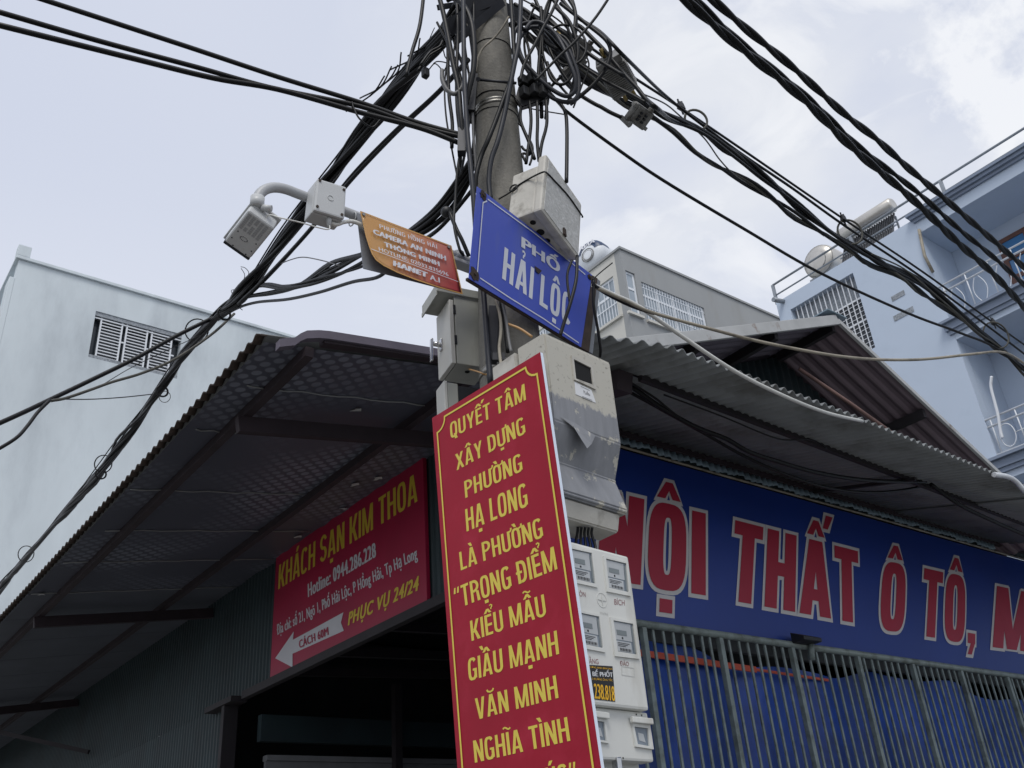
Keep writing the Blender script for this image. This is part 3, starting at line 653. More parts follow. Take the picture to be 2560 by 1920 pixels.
# balconies: slab with moulding, railing
def balcony(zs, zrail, style):
    bm = B(); box(bm, (BX+.0, -8, zs-.32), (BX+1.349, yr-.003, zs)); sl_ = obj('balcony_slab', bm, 'render_blue', BB)
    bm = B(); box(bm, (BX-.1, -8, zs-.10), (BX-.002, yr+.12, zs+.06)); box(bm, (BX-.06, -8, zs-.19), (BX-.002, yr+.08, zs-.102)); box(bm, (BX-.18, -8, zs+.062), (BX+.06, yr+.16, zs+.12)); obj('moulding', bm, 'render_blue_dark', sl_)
    r = B()
    for z in (zrail, zrail-.16, zs+.2): tube(r, [(BX+.02, -8, z), (BX+.02, yr, z)], .022, 6)
    y = yr-.1
    while y > -5:
        tube(r, [(BX+.02, y, zs+.2), (BX+.02, y, zrail)], .014, 5)
        if style:
            c = V((BX+.02, y-.22, zs+.5)); tube(r, [c+V((0, math.cos(a)*.15, math.sin(a)*.24)) for a in [k*math.pi/9 for k in range(19)]], .011, 5, False)
            tube(r, [c+V((0, -.15, 0)), c+V((0, -.35, 0))], .011, 5)
        else:
            c = V((BX+.02, y-.2, zs+.5))
            for s in (-1, 1): tube(r, [c+V((0, s*(.04+.1*math.sin(k/10*math.pi)), -.3+.6*k/10)) for k in range(11)], .009, 5, False)
        y -= .5
    obj('railing', r, 'alu_white', sl_)
zs1 = bp_(2387, 835).z+.19; zs2 = bp_(2503, 1185).z+.19
balcony(zs1, zs1+1.0, 0); balcony(zs2, zs2+.95, 1)
bm = B(); box(bm, (BX+.55, 3.4, zs2+.13), (BX+1.0, yr-.55, zs2+.85), .05); obj('balcony_chest', bm, 'wood_brown', BB)
# brown window on the recessed wall of the upper floor
RX = BX+1.30
p = [onX(RX, *zq(c)) for c in ((2030, 1490), (2196, 1400), (2085, 1659))]
wy1_, wz1_ = p[0].y, p[0].z; wz0_ = wz1_-1.9; wy0_ = wy1_-2.0
bw = B()
for a in (wy1_-.05, wy1_-.62, wy1_-.70, wy1_-1.3, wy1_-1.95): box(bw, (RX-.02, a-.05, wz0_), (RX+.04, a+.05, wz1_))
for k in range(5):
    z = wz0_+(wz1_-wz0_)*k/4; box(bw, (RX-.016, wy0_, z-.05), (RX+.036, wy1_, z+.05))
wf = obj('window', bw, 'wood_brown', BB)
obj('pane', box(B(), (RX+.012, wy0_, wz0_), (RX+.016, wy1_, wz1_)), 'glass_blue', wf)
# vertical drain down the pier
bm = B(); tube(bm, cr([onX(BX-.05, *zh(c)) for c in ((660, 520), (655, 620), (690, 760), (720, 880), (740, 1010), (760, 1090))]), .03, 8); obj('drain_pipe', bm, 'alu_white', BB)
bm = B(); tube(bm, [onX(BX-.04, *zq(c)) for c in ((1555, 1400), (1590, 1560), (1640, 1659))], .035, 8); obj('downpipe', bm, 'cable_cream', BB)
bm = B(); c = bp_(*zg((735, 423))); tube(bm, [c+V((.1, 0, 0)), c+V((-.35, .06, -.05))], .06, 10); obj('spout', bm, 'rail_grey', BB)
# roof railing
RZ = bp_(*zg((690, 305))).z
bm = B()
for dz, r in ((0, .03), (-.32, .022)): tube(bm, [(BX+.05, ye, RZ+dz), (BX+.05, -8, RZ+dz+.0)], r, 6)
y = ye
while y > -8: box(bm, (BX+.02, y-.035, za1-.02), (BX+.08, y+.035, RZ)); y -= 2.35
obj('roof_railing', bm, 'rail_grey', BB)
# solar heater on that roof
SX = BX+.9
p0, p1 = onX(SX, *zv((380, 960))), onX(SX, *zv((930, 640)))
SH = thing('solar_heater', 'solar water heater with steel tank and dark tubes on the blue building roof', 'solar heater', (SX, p0.y, za1-1.0))
ctr = p0.lerp(p1, .5); L_ = (p0-p1).length/2
bm = B(); tankrings(bm, V((SX, ctr.y, p0.z*.5+p1.z*.5)), V((0, 1, 0)), [(.14, -L_), (.19, -L_+.05), (.19, L_-.05), (.14, L_)], 20); obj('tank_body', bm, 'tank_steel', SH)
bm = B(); zt_ = (p0.z+p1.z)/2
for k in range(22):
    y = ctr.y-L_+.1+k*(2*L_-.2)/21; tube(bm, [(SX+.05, y, zt_-.22), (SX-.75, y, za1-.35)], .03, 6)
obj('tubes', bm, 'tube_dark', SH)
bm = B()
for y in (ctr.y-L_+.15, ctr.y, ctr.y+L_-.15): bar(bm, (SX-.7, y, za1-.6), (SX+.1, y, zt_-.2), .04, .04, (0, 1, 0)); bar(bm, (SX+.2, y, za1-1), (SX+.2, y, zt_-.2), .04, .04, (0, 1, 0))
for q in (.25, .75): bar(bm, (SX-.8*q-.03, ctr.y-L_, za1-.4+(zt_-za1)*(1-q)), (SX-.8*q-.03, ctr.y+L_, za1-.4+(zt_-za1)*(1-q)), .03, .03)
obj('frame', bm, 'rail_grey', SH)
# drum tank beside it
tp = onX(BX+1.6, *zv((245, 1225)))
RT = thing('water_tank', 'round steel water tank at the far end of the blue building roof', 'water tank', (tp.x, tp.y, za1-1.0))
bm = B(); tankrings(bm, tp, V((-1, .0, 0)), [(.42, -1.3), (.47, -1.2), (.47, .2), (.43, .29), (.25, .36), (.06, .38)], 28); obj('tank_body', bm, 'tank_steel', RT)
bm = B(); ring(bm, tp+V((-.28, 0, 0)), (1, 0, 0), .43, .012); ring(bm, tp+V((-.35, 0, -.03)), (1, 0, 0), .26, .012); obj('rib', bm, 'cast_grey', RT)
bm = B()
for d in (.2, -.8): box(bm, (tp.x-d-.05, tp.y-.4, za1-1), (tp.x-d+.05, tp.y+.4, tp.z-.38))
obj('stand', bm, 'rail_grey', RT)

rng = random.Random(5)
# ------------------------------------------------------------------ the corner shop
AX, BY = 3.6, 4.66
def zroof(x): return 6.15-.405*(7.28-x) if x < 7.28 else 6.15-.47*(x-7.28)
SHOP = thing('corner_shop', 'dark green corrugated corner shop with gable roof and sheet metal awnings', 'shop', (AX, BY, 0))
bm = B()
corr(bm, (AX, 21.85, 3.42), (0, -(21.85-BY), 0), (0, 0, 1.14), .075, .008, (-1, 0, 0), trap=True)
corr(bm, (AX, 21.85, 0), (0, -12.95, 0), (0, 0, 3.418), .075, .008, (-1, 0, 0), trap=True)
corr(bm, (AX, 5.1, 0), (0, -.44, 0), (0, 0, 3.418), .075, .008, (-1, 0, 0), trap=True)
obj('side_wall', bm, 'sheet_green', SHOP)
bm = B(); bar(bm, (AX-.03, 8.93, 0), (AX-.03, 8.93, 3.40), .07, .14, (1, 0, 0), .004); bar(bm, (AX-.03, 8.6, 3.40), (AX-.03, 5.0, 3.40), .06, .07); bar(bm, (AX-.04, 9.35, 3.39), (AX-.04, 8.7, 3.39), .16, .05)
obj('door_frame', bm, 'frame_dark', SHOP)
bm = B(); corr(bm, (AX+.02, BY, 4.60), (6.9, 0, 0), (0, 0, 2), .11, .012, (0, -1, 0), trap=False, cut=lambda u: (0, max(.01, (zroof(AX+.02+u*6.9)-4.62)/2)))
corr(bm, (10.53, BY, 4.60), (2.5, 0, 0), (0, 0, .2), .11, .012, (0, -1, 0))
obj('gable_wall', bm, 'sheet_green', SHOP)
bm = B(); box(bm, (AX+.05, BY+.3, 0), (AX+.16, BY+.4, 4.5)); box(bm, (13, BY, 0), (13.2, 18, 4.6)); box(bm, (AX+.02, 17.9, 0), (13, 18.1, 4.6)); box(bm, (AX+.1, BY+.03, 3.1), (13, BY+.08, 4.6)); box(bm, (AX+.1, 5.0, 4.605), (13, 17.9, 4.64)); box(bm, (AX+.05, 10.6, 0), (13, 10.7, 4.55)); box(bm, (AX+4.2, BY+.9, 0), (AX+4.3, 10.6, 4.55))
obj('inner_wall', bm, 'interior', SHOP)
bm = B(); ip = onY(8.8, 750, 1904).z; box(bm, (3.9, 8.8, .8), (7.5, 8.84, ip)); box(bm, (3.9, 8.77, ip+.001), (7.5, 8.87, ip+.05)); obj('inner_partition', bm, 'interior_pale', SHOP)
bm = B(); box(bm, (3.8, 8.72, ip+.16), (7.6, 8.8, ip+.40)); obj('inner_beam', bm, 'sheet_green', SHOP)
for k, y in enumerate((5.6, 6.6, 7.6, 8.5)):
    bm = B(); bar(bm, (3.7, y, 3.55+.02*k), (7.6, y, 3.75+.02*k), .05, .08); obj('ceiling_joist', bm, 'frame_dark', SHOP)
bm = B(); bar(bm, (5.2, 8.6, 0), (5.2, 8.6, 3.6), .08, .08, (1, 0, 0)); bar(bm, (6.5, 8.6, 0), (6.5, 8.6, 3.6), .08, .08, (1, 0, 0)); obj('inner_post', bm, 'frame_dark', SHOP)
# gable roof: two corrugated slopes, verge boards, purlins
yv, yb = 3.96, 17.0
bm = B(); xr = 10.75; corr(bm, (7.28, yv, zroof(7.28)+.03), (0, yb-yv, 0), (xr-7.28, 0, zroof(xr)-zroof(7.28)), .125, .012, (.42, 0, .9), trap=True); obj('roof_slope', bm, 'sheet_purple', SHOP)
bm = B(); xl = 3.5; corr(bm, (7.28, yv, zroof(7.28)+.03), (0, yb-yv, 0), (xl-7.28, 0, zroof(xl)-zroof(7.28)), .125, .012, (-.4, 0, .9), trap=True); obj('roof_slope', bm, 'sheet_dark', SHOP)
bm = B()
for y in (4.05,): bar(bm, (xl, yv-.02, zroof(xl)+.025), (7.29, yv-.02, zroof(7.29)+.03), .03, .10, bev=.004)
obj('verge_board', bm, 'fascia', SHOP)
bm = B(); bar(bm, (7.30, yv-.018, zroof(7.3)+.03), (xr, yv-.018, zroof(xr)+.03), .03, .05, bev=.004); obj('verge_board', bm, 'fascia', SHOP)
bm = B(); bar(bm, (7.28, yv-.05, zroof(7.28)+.08), (7.28, yb, zroof(7.28)+.08), .3, .012, (0, 0, 1)); obj('ridge_cap', bm, 'sheet_bluegrey', SHOP)
bm = B()
for x in (5.2, 6.3, 7.28, 8.55, 9.8): bar(bm, (x, yv+.03, zroof(x)-.035), (x, yb-.5, zroof(x)-.035), .05, .09)
obj('purlin', bm, 'frame_dark', SHOP)
p0, p1 = onY(4.25, *zg((830, 840))), onY(4.0, *zg((1450, 1270)))
bm = B(); tube(bm, [p0, p0.lerp(p1, .5)+V((0, 0, .01)), p1], .018, 8); obj('pipe', bm, 'frame_rust', SHOP)
# left awning: ribbed sheet over bubble foil, purlins along it, outriggers
LA = obj('awning', corr(B(), (1.65, 4.05, 4.268), (0, 17.8, 0), (1.95, 0, .312), .105, .010, (-.16, 0, .98), seg=6), 'sheet_top', SHOP)
bm = B(); corr(bm, (1.628, 4.05, 4.257), (0, 17.8, 0), (.05, 0, .008), .105, .011, (-.16, 0, .98), t=.008, seg=6); obj('rusty_edge', bm, 'rust', LA)
def lz(x): return 4.24+.16*(x-1.65)
def lpan(y0, y1, dz=0, inset=.03): return [(1.65+inset, y0, lz(1.65+inset)+dz), (3.60, y0, lz(3.6)+dz), (3.60, y1, lz(3.6)+dz), (1.65+inset, y1, lz(1.65+inset)+dz)]
bm = B()
rows = []
random.seed(3)
nx_, ny_ = 14, 40
for i in range(nx_+1):
    rows.append([])
    for j in range(ny_+1):
        x = 1.68+1.92*i/nx_; y = 4.08+4.95*j/ny_
        rows[-1].append(bm.verts.new((x, y, lz(x)+random.uniform(-.004, .004)-(.012 if i == nx_ and random.random() < .2 else 0))))
for i in range(nx_):
    for j in range(ny_):
        f = bm.faces.new((rows[i][j], rows[i+1][j], rows[i+1][j+1], rows[i][j+1])); f.smooth = True
obj('foil_lining', bm, 'foil', LA)
for y, x0, x1 in ((5.25, 1.75, 2.2), (6.32, 1.70, 3.0), (7.22, 1.8, 3.5), (8.05, 1.72, 3.55), (9.0, 1.7, 3.58), (4.6, 1.8, 3.2)):
    bm = B(); P_ = [V((x0+(x1-x0)*i/12, y+rng.uniform(-.012, .012) if False else y+.012*math.sin(i*2.1+y), lz(x0+(x1-x0)*i/12)-.007)) for i in range(13)]
    tube(bm, P_, .005, 5); obj('foil_seam', bm, 'sheet_top', LA)
for x, y in ((3.42, 5.9), (3.45, 7.35), (3.3, 6.05), (3.5, 6.6), (2.6, 4.75), (1.78, 9.0), (3.1, 8.3)):
    bm = B(); a0 = x*7+y*3; prism(bm, [(x+.022*math.cos(a)*(1+.6*math.sin(3*a+a0)), y+.05*math.sin(a)*(1+.4*math.cos(2*a+a0)), lz(x)-.016+.01*math.sin(a)) for a in [k*math.pi/4 for k in range(8)]], (0, 0, .003)); obj('torn_flap', bm, 'fascia', LA)
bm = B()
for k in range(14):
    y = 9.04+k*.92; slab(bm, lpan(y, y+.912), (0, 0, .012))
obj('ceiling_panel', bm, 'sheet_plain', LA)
bm = B()
for x in (1.93, 3.05): bar(bm, (x, 4.06, lz(x)-.035), (x, 21, lz(x)-.035), .05, .06)
obj('purlin', bm, 'frame_maroon', LA)
for y in (4.90, 9.62, 14.5):
    bm = B(); bar(bm, (1.88, y, lz(1.88)-.115), (3.58, y, lz(3.58)-.115), .05, .10); obj('rafter', bm, 'frame_maroon', LA)
bm = B(); p0 = V((2.1, 14.5, lz(2.1)-.2)); p1 = onX(3.5, 222, 1880); bar(bm, p0, p1, .05, .05); obj('brace', bm, 'frame_dark', LA)
bm = B()
fp = [onY(3.97, x, y) for x, y in ((700, 847), (715, 845), (738, 843), (752, 833), (768, 826), (798, 825), (823, 827), (960, 849), (1101, 872), (1190, 886))]
fl = []
for u_, v_ in zip(fp[:-1], fp[1:]): fl += [u_, u_.lerp(v_, .5)]
fl.append(fp[-1])
for i in range(len(fl)-1):
    hexa(bm, [fl[i]-V((0, 0, .05)), fl[i+1]-V((0, 0, .05)), fl[i+1]+V((0, .05, -.05)), fl[i]+V((0, .05, -.05)), fl[i], fl[i+1], fl[i+1]+V((0, .05, 0)), fl[i]+V((0, .05, 0))])
obj('end_flashing', bm, 'sheet_dark', LA)
bm = B(); bar(bm, (1.98, 4.02, lz(1.98)+.02), (3.6, 4.02, lz(3.6)+.02), .06, .05); obj('end_beam', bm, 'frame_maroon', LA)
# right awning
def rz(y): return 4.32+.25*(y-3.1)
rng = random.Random(5)
def rcut(u):
    x = 3.12+u*5.5
    y = 3.06+max(0, 3.72-x)*.47+max(0, x-5.5)*.033
    return ((y-3.0)/1.62+.0, 1)
bm = B(); corr(bm, (3.12, 3.0, rz(3.0)), (5.5, 0, 0), (0, 1.62, 1.62*.25), .086, .0160, (0, -.25, .97), cut=rcut); RA = obj('awning', bm, 'sheet_grey', SHOP)
bm = B(); corr(bm, (8.5, 3.02, rz(3.02)-.03), (5, 0, 0), (0, 1.6, 1.62*.25), .085, .012, (0, -.25, .97)); obj('lower_sheet', bm, 'sheet_grey', RA)
bm = B()
e_ = [onY(3.12, 2494, 1190)-V((.06, 0, 0)), onY(3.12, 2520, 1192), onY(3.12, 2540, 1204), onY(3.12, 2560, 1226), onY(3.12, 2600, 1262)]
tube(bm, cr(e_, 5), .022, 6); obj('edge_trim', bm, 'alu_white', RA)
bm = B(); bar(bm, (3.95, 3.53, rz(3.53)-.03), (12, 3.98, rz(3.98)-.03), .035, .04); obj('purlin', bm, 'frame_dark', RA)
bm = B(); bar(bm, (3.6, 4.58, rz(4.58)-.035), (13, 4.58, rz(4.58)-.035), .05, .05); obj('purlin', bm, 'frame_maroon', RA)
bm = B(); bar(bm, (3.78, 3.50, rz(3.5)-.11), (3.78, 4.62, rz(4.62)-.11), .12, .13); obj('rafter', bm, 'frame_maroon', RA)
for x in (7.2,): bm = B(); bar(bm, (x, 3.6, rz(3.6)-.06), (x, 4.62, rz(4.62)-.06), .03, .03); obj('rafter', bm, 'frame_dark', RA)
# wavy flashing strip over the sign
bm = B(); corr(bm, (3.95, 4.585, 4.635), (6.5, 0, 0), (0, -.012, -.085), .075, .011, (0, -1, .1), cut=lambda u: (0, .45+.35*abs(math.sin(u*37))*(.4+.6*abs(math.sin(u*5.3)))+.2*abs(math.sin(u*91)))); obj('flashing_strip', bm, 'sheet_bluegrey', SHOP)

# ------------------------------------------------------------------ big blue shop sign
def letters_outlined(par, s, p, pl, name='letters'):
    A, Bp, C = [pl.at(*q) for q in p]; k = dict(s=.25, h=.175, sp=.095)
    ins = (Bp-A).normalized()*.03; up_ = (C-A)*.045
    bm = B(); heavy_text(bm, s, A+ins+up_, Bp-ins+up_, C+ins-up_, pl.n, .003, e=.046, **k); o1 = obj(name+'_border', bm, 'shop_white', par)
    bm = B(); heavy_text(bm, s, A+ins+up_, Bp-ins+up_, C+ins-up_, pl.n, .0065, **k); obj(name, bm, 'shop_red', par)
SGN = thing('shop_sign', 'wide blue shop sign with red white-edged letters under the right awning', 'sign', (4.0, 4.6, 3.21))
bm = B(); box(bm, (3.92, 4.6, 3.205), (13, 4.652, 4.535), .006); obj('panel', bm, 'shop_blue', SGN)
bm = B(); tube(bm, [(3.92, 4.585, 4.55), (6.0, 4.585, 4.545), (8.0, 4.585, 4.552), (13, 4.585, 4.545)], .01, 6); obj('trim', bm, 'cable_cream', SGN)
SP = PY(4.6)
for s, p in (('NỘI', ze((-38, 742), (533, 832), (0, 262))), ('THẤT', ze((623, 850), (1292, 969), (655, 415))), ('Ô', ze((1366, 990), (1508, 1006), (1388, 622))), ('TÔ,', ze((1570, 1022), (1858, 1066), (1592, 655))), ('M', ze((1928, 1078), (2128, 1104), (1952, 745)))):
    letters_outlined(SGN, s, p, SP)

# ------------------------------------------------------------------ barred front with tarpaulin behind
FN = thing('security_fence', 'grey green barred metal front below the blue shop sign', 'fence', (4.0, 4.55, 0))
bm = B(); tube(bm, [(3.9, 4.55, 3.165), (13, 4.55, 3.165)], .028, 8); tube(bm, [(3.9, 4.55, 1.6), (13, 4.55, 1.6)], .02, 8); obj('rail', bm, 'bars', FN)
bm = B(); xs = []; x = 4.0
posts = [4.72, 5.507, 6.346, 7.22, 8.037, 8.847, 9.709, 10.55, 11.4, 12.3]
bars_ = [x for a, b_ in zip(posts[:-1], posts[1:]) for x in [a+(b_-a)*k/8 for k in range(1, 8)]]+[4.0+.1*k for k in range(1, 7)]
for x in bars_: bar(bm, (x+.006, 4.56, 0), (x+.006+rng.uniform(-.008, .008), 4.56, 3.15), .013, .02, (1, 0, 0))
obj('bars', bm, 'bars', FN)
for x in posts:
    bm = B(); bar(bm, (x, 4.55, 0), (x, 4.55, 3.14), .042, .042, (1, 0, 0), .005); obj('post', bm, 'bars', FN)
bm = B(); rows = []
for i in range(161):
    x = 3.95+9*i/160; rows.append([])
    top = 3.06+.05*math.sin(x*1.7)+.03*math.sin(x*5.1)-max(0, x-6)*.012
    for j in range(25):
        z = top*(1-j/24); rows[-1].append(bm.verts.new((x, 4.73+.018*math.sin(x*9+.6*math.sin(z*1.3))+.025*math.sin(x*3.1+z*.8)+.012*math.sin(z*4+x), z)))
for i in range(160):
    for j in range(24): bm.faces.new((rows[i][j], rows[i+1][j], rows[i+1][j+1], rows[i][j+1])).smooth = True
tag(obj('tarpaulin', bm, 'tarp', base=(4, 4.73, 0)), 'blue tarpaulin hanging behind the barred shop front', 'tarpaulin')
bm = B(); bar(bm, (4.6, 4.66, 3.0), (6.0, 4.66, 2.97), .015, .045); bar(bm, (6.0, 4.66, 2.97), (6.9, 4.66, 2.95), .012, .02)
tag(obj('strap', bm, 'strap_red', base=(4.6, 4.69, 3)), 'orange red strap stretched above the blue tarpaulin', 'strap')
lp = onY(4.5, *ze((1010, 1025)))
FL = thing('floodlight', 'small black floodlight on the fence rail under the sign comma gap', 'lamp', lp)
FL['label'] = 'small black floodlight clamped on the top rail of the barred front'
bm = B(); hexa(bm, [lp+V(q) for q in ((-.13, -.09, -.03), (.10, -.09, -.03), (.10, .03, -.035), (-.13, .03, -.035), (-.13, -.09, .0), (.10, -.09, .0), (.10, .03, .05), (-.13, .03, .05))], .006); obj('housing', bm, 'black_plastic', FL)
bm = B(); tube(bm, [lp+V((.07, .0, -.03)), lp+V((.07, .02, -.15))], .025, 8); obj('bracket', bm, 'bars', FL)

# ------------------------------------------------------------------ hotel sign on the left wall
HS = thing('hotel_sign', 'crimson hotel sign with yellow lettering and white arrow on the left wall', 'sign', (AX, 5.5, 3.44))
hx = AX-.045; HP = PX(hx)
q = [HP.at(*p) for p in (zb((1690, 120)), zb((1718, 1440)), (677, 1707), (688, 1385))]
y0, y1 = (q[0].y+q[1].y)/2, (q[2].y+q[3].y)/2; z0, z1 = (q[1].z+q[2].z)/2, 4.56
bm = B(); box(bm, (hx, y0, z0), (AX-.012, y1, z1), .004); obj('panel', bm, 'hotel_red', HS)
bm = B(); phv(bm, 'KHÁCH SẠN KIM THOA', HP, zb((352, 1305), (1637, 490), (362, 1080)), s=.15, h=.12); obj('lettering', bm, 'hotel_yellow', HS)
bm = B(); ptext(bm, 'Hotline: 0944.286.228', HP, zb((628, 1376), (1258, 1000), (625, 1247)), bold=.06, track=1.12); obj('lettering', bm, 'hotel_white', HS)
bm = B(); ptext(bm, 'Địa chỉ: số 21, Ngõ 1, Phố Hải Lộc, P Hồng Hải, Tp Hạ Long', HP, [(693, 1588), (1045, 1395), (692, 1562)], bold=.05, track=1.1); obj('lettering', bm, 'hotel_white', HS)
bm = B(); ptext(bm, 'PHỤC VỤ 24/24', HP, zb((995, 1638), (1645, 1310), (1000, 1512)), bold=.055, by=.01, ital=.2, track=1.12); obj('lettering', bm, 'hotel_yellow', HS)
bm = B(); prism(bm, [HP.off(.002).at(*p) for p in za((1680, 990), (1792, 828), (1787, 878), (2095, 710), (2080, 772), (2098, 822), (1785, 962), (1785, 1045))], (-.002, 0, 0)); ar = obj('arrow', bm, 'hotel_white', HS)
bm = B(); ptext(bm, 'CÁCH 60M', HP, za((1830, 930), (2010, 847), (1826, 880)), lift=.007, bold=.05, track=1.1); obj('lettering', bm, 'hotel_red', ar)
# ------------------------------------------------------------------ the pole
def pax(z): return V((2.369+(z-4.913)*.0152, 2.842-(z-4.913)*.0127, z))
def prad(z): return .120-.019*(z-4.913)
POLE = thing('utility_pole', 'tall tapered concrete utility pole carrying all the cables and signs', 'pole', (2.3, 2.9, 0))
bm = B(); lathe(bm, [(prad(z), z) for z in [0, 1, 2, 3, 3.5, 4, 4.5, 5, 5.5, 6, 6.5, 7, 7.5]], pax, 40); obj('shaft', bm, 'concrete_pole', POLE)
bm = B()
for z in (5.235, 5.215): bm = B(); lathe(bm, [(prad(z)+.004, z-.009), (prad(z)+.006, z), (prad(z)+.004, z+.009)], pax, 40); obj('clamp_band', bm, 'steel_band', POLE)
bm = B(); lathe(bm, [(prad(3.62)+.003, 3.60), (prad(3.62)+.006, 3.62), (prad(3.62)+.003, 3.64)], pax, 40)
obj('clamp_band', bm, 'steel_band', POLE)
bm = B()
for z, r in ((5.70, .003), (5.30, .004), (5.18, .003)):
    bm = B(); c = pax(z); R = prad(z)+.002; tube(bm, [c+V((math.cos(k/24*2*math.pi)*R, math.sin(k/24*2*math.pi)*R, .015*math.sin(k/24*2*math.pi))) for k in range(25)], r, 5, False); obj('tie_wire', bm, 'cable_black', POLE)
PP = vplane((1240, 300), 3.6, 140)       # upright plane just in front of the shaft, facing the viewer
# top steelwork: angle-iron brackets crossing in front of the shaft
bm = B()
a, b_ = PP.at(*zs((420, 420))), PP.at(*zs((1150, -30))); bar(bm, a, b_, .05, .09, UP)
a, b_ = PP.off(.02).at(*zs((560, 560))), PP.off(.02).at(*zs((1200, 30))); bar(bm, a, b_, .012, .045, UP)
obj('cross_bracket', bm, 'steel_dark', POLE)
bm = B(); a, b_ = PP.at(*zs((620, 150))), PP.at(*zs((1050, -10))); bar(bm, a, b_, .1, .10, UP); a, b_ = atH(3.75, *zs((1100, 60))), atH(3.9, *zs((1640, 330))); bar(bm, a, b_, .06, .05, UP); a, b_ = atH(3.6, *zs((320, 100))), atH(3.7, *zs((600, 60))); bar(bm, a, b_, .03, .03, UP)
obj('cross_bracket', bm, 'steel_dark', POLE)
bm = B(); a, b_ = atH(3.56, *zs((790, 1060))), atH(3.56, *zs((740, 1560))); bar(bm, a, b_, .05, .05, FWD); a, b_ = atH(3.54, *zs((860, 1100))), atH(3.56, *zs((1390, 1150))); tube(bm, [a, b_], .008, 6); disc(bm, a, -FWD, .012, 8, .01); obj('hook_plate', bm, 'steel_dark', POLE)
bm = B(); a = atH(3.52, *zt((640, 420))); b_ = atH(3.50, *zt((630, 740))); bar(bm, a, b_, .04, .04, FWD); obj('cable_anchor', bm, 'steel_dark', POLE)
# black fuse bracket on the right of the pole
bm = B(); P_ = [atH(3.62, *zs(c)) for c in ((1420, 1180), (1560, 1060), (1700, 1160), (1830, 1300), (1780, 1370), (1620, 1430), (1460, 1480), (1370, 1360))]; prism(bm, P_, FWD*.07, .006)
for c in ((1480, 1120), (1600, 1090), (1740, 1150), (1500, 1280), (1640, 1250), (1760, 1260)): box(bm, tuple(atH(3.60, *zs(c))-V((.022, .022, .03))), tuple(atH(3.60, *zs(c))+V((.022, .022, .03))), .006)
obj('cable_clamp_block', bm, 'black_plastic', POLE)

# flat strip lines on a panel
def pline(bm, P, n_, wd, lift=.003, closed=False):
    P = [V(p) for p in P]; n_ = V(n_); m_ = len(P)
    for i in range(m_ if closed else m_-1):
        a, b_ = P[i], P[(i+1) % m_]; d = (b_-a); s = n_.cross(d).normalized()*wd/2; e_ = d.normalized()*wd*.3
        vs = [bm.verts.new(q+n_*(lift+.0002*(i % 2))) for q in (a-s-e_, a+s-e_, b_+s+e_, b_-s+e_)]; bm.faces.new(vs)
def tplane(ref, h, az, tilt):
    a, t_ = R_(az), R_(tilt); return Plane(atH(h, *ref), (math.sin(a)*math.cos(t_), -math.cos(a)*math.cos(t_), math.sin(t_)))
def para(p, h):
    """parallelogram in space seen at four pixels, first corner at distance h"""
    r_ = [ray(*q) for q in p]; t0 = h/math.hypot(r_[0].x, r_[0].y)
    M = Matrix((( -r_[1].x, r_[2].x, -r_[3].x), (-r_[1].y, r_[2].y, -r_[3].y), (-r_[1].z, r_[2].z, -r_[3].z)))
    s = M.inverted() @ (-r_[0]*t0)
    return [EYE+r_[0]*t0, EYE+r_[1]*s[0], EYE+r_[2]*s[1], EYE+r_[3]*s[2]]

# ------------------------------------------------------------------ blue street sign
BP = tplane((1325, 640), 3.46, 13, -9)
q = [BP.at(*p) for p in ((1193, 466), (1480, 687), (1453, 868), (1172, 696))]
SS = thing('street_sign', 'weathered blue street name sign with white letters strapped to the pole', 'sign', tuple(q[3]))
bm = B(); slab(bm, q, -BP.n*.003, .0008); obj('panel', bm, 'paint_blue', SS)
bm = B(); r2_ = [BP.off(-.006).at(*p) for p in ((1474, 684), (1494, 696), (1473, 880), (1448, 866))]; slab(bm, r2_, -BP.n*.02); bar(bm, q[3]-BP.n*.012, q[2]-BP.n*.012, .012, .012); obj('backing_strip', bm, 'rust', SS)
bm = B(); r2_ = [BP.off(-.012).at(*p) for p in ((1490, 694), (1501, 703), (1482, 884), (1470, 878))]; slab(bm, r2_, -BP.n*.03); obj('edge_plate', bm, 'sign_back', SS)
bm = B()
pline(bm, [BP.at(*p) for p in zk((585, 548), (1000, 850), (1350, 1130), (1480, 1240))], BP.n, .006)
pline(bm, [BP.at(*p) for p in zk((575, 565), (540, 580), (488, 1215))], BP.n, .006)
pline(bm, [BP.at(*p) for p in zk((515, 1275), (800, 1465), (1100, 1650), (1420, 1870))], BP.n, .006)
obj('border', bm, 'plate_white', SS)
bm = B(); ptext(bm, 'PHỐ', BP, zk((893, 985), (1248, 1232), (896, 883)), bold=.045, by=.008, track=1.05); obj('lettering', bm, 'plate_white', SS)
bm = B(); phv(bm, 'HẢI LỘC', BP, zk((717, 1275), (1350, 1718), (742, 985)), lift=.0012, s=.185, h=.135, sp=.11); obj('lettering', bm, 'plate_white', SS)
bm = B()
for c, rr in (((545, 510), .022), ((465, 1235), .03), ((1525, 1265), .016)):
    bm = B(); ct_ = BP.at(*zk(c)); a = BP.n.orthogonal().normalized(); b2 = BP.n.cross(a)
    prism(bm, [ct_+BP.n*.001+(a*math.cos(k*math.pi/8)+b2*math.sin(k*math.pi/8))*rr*rng.uniform(.7, 1.15) for k in range(16)], BP.n*.002)
    disc(bm, ct_+BP.n*.003, BP.n, .008, 8, .006); obj('rust_spot', bm, 'rust', SS)
bm = B(); prism(bm, [BP.off(.004).at(*zk(c)) for c in ((1018, 1160), (1050, 1180), (1085, 1205), (1060, 1235), (1035, 1215))], BP.n*.001)
obj('rust_spot', bm, 'rust', SS)

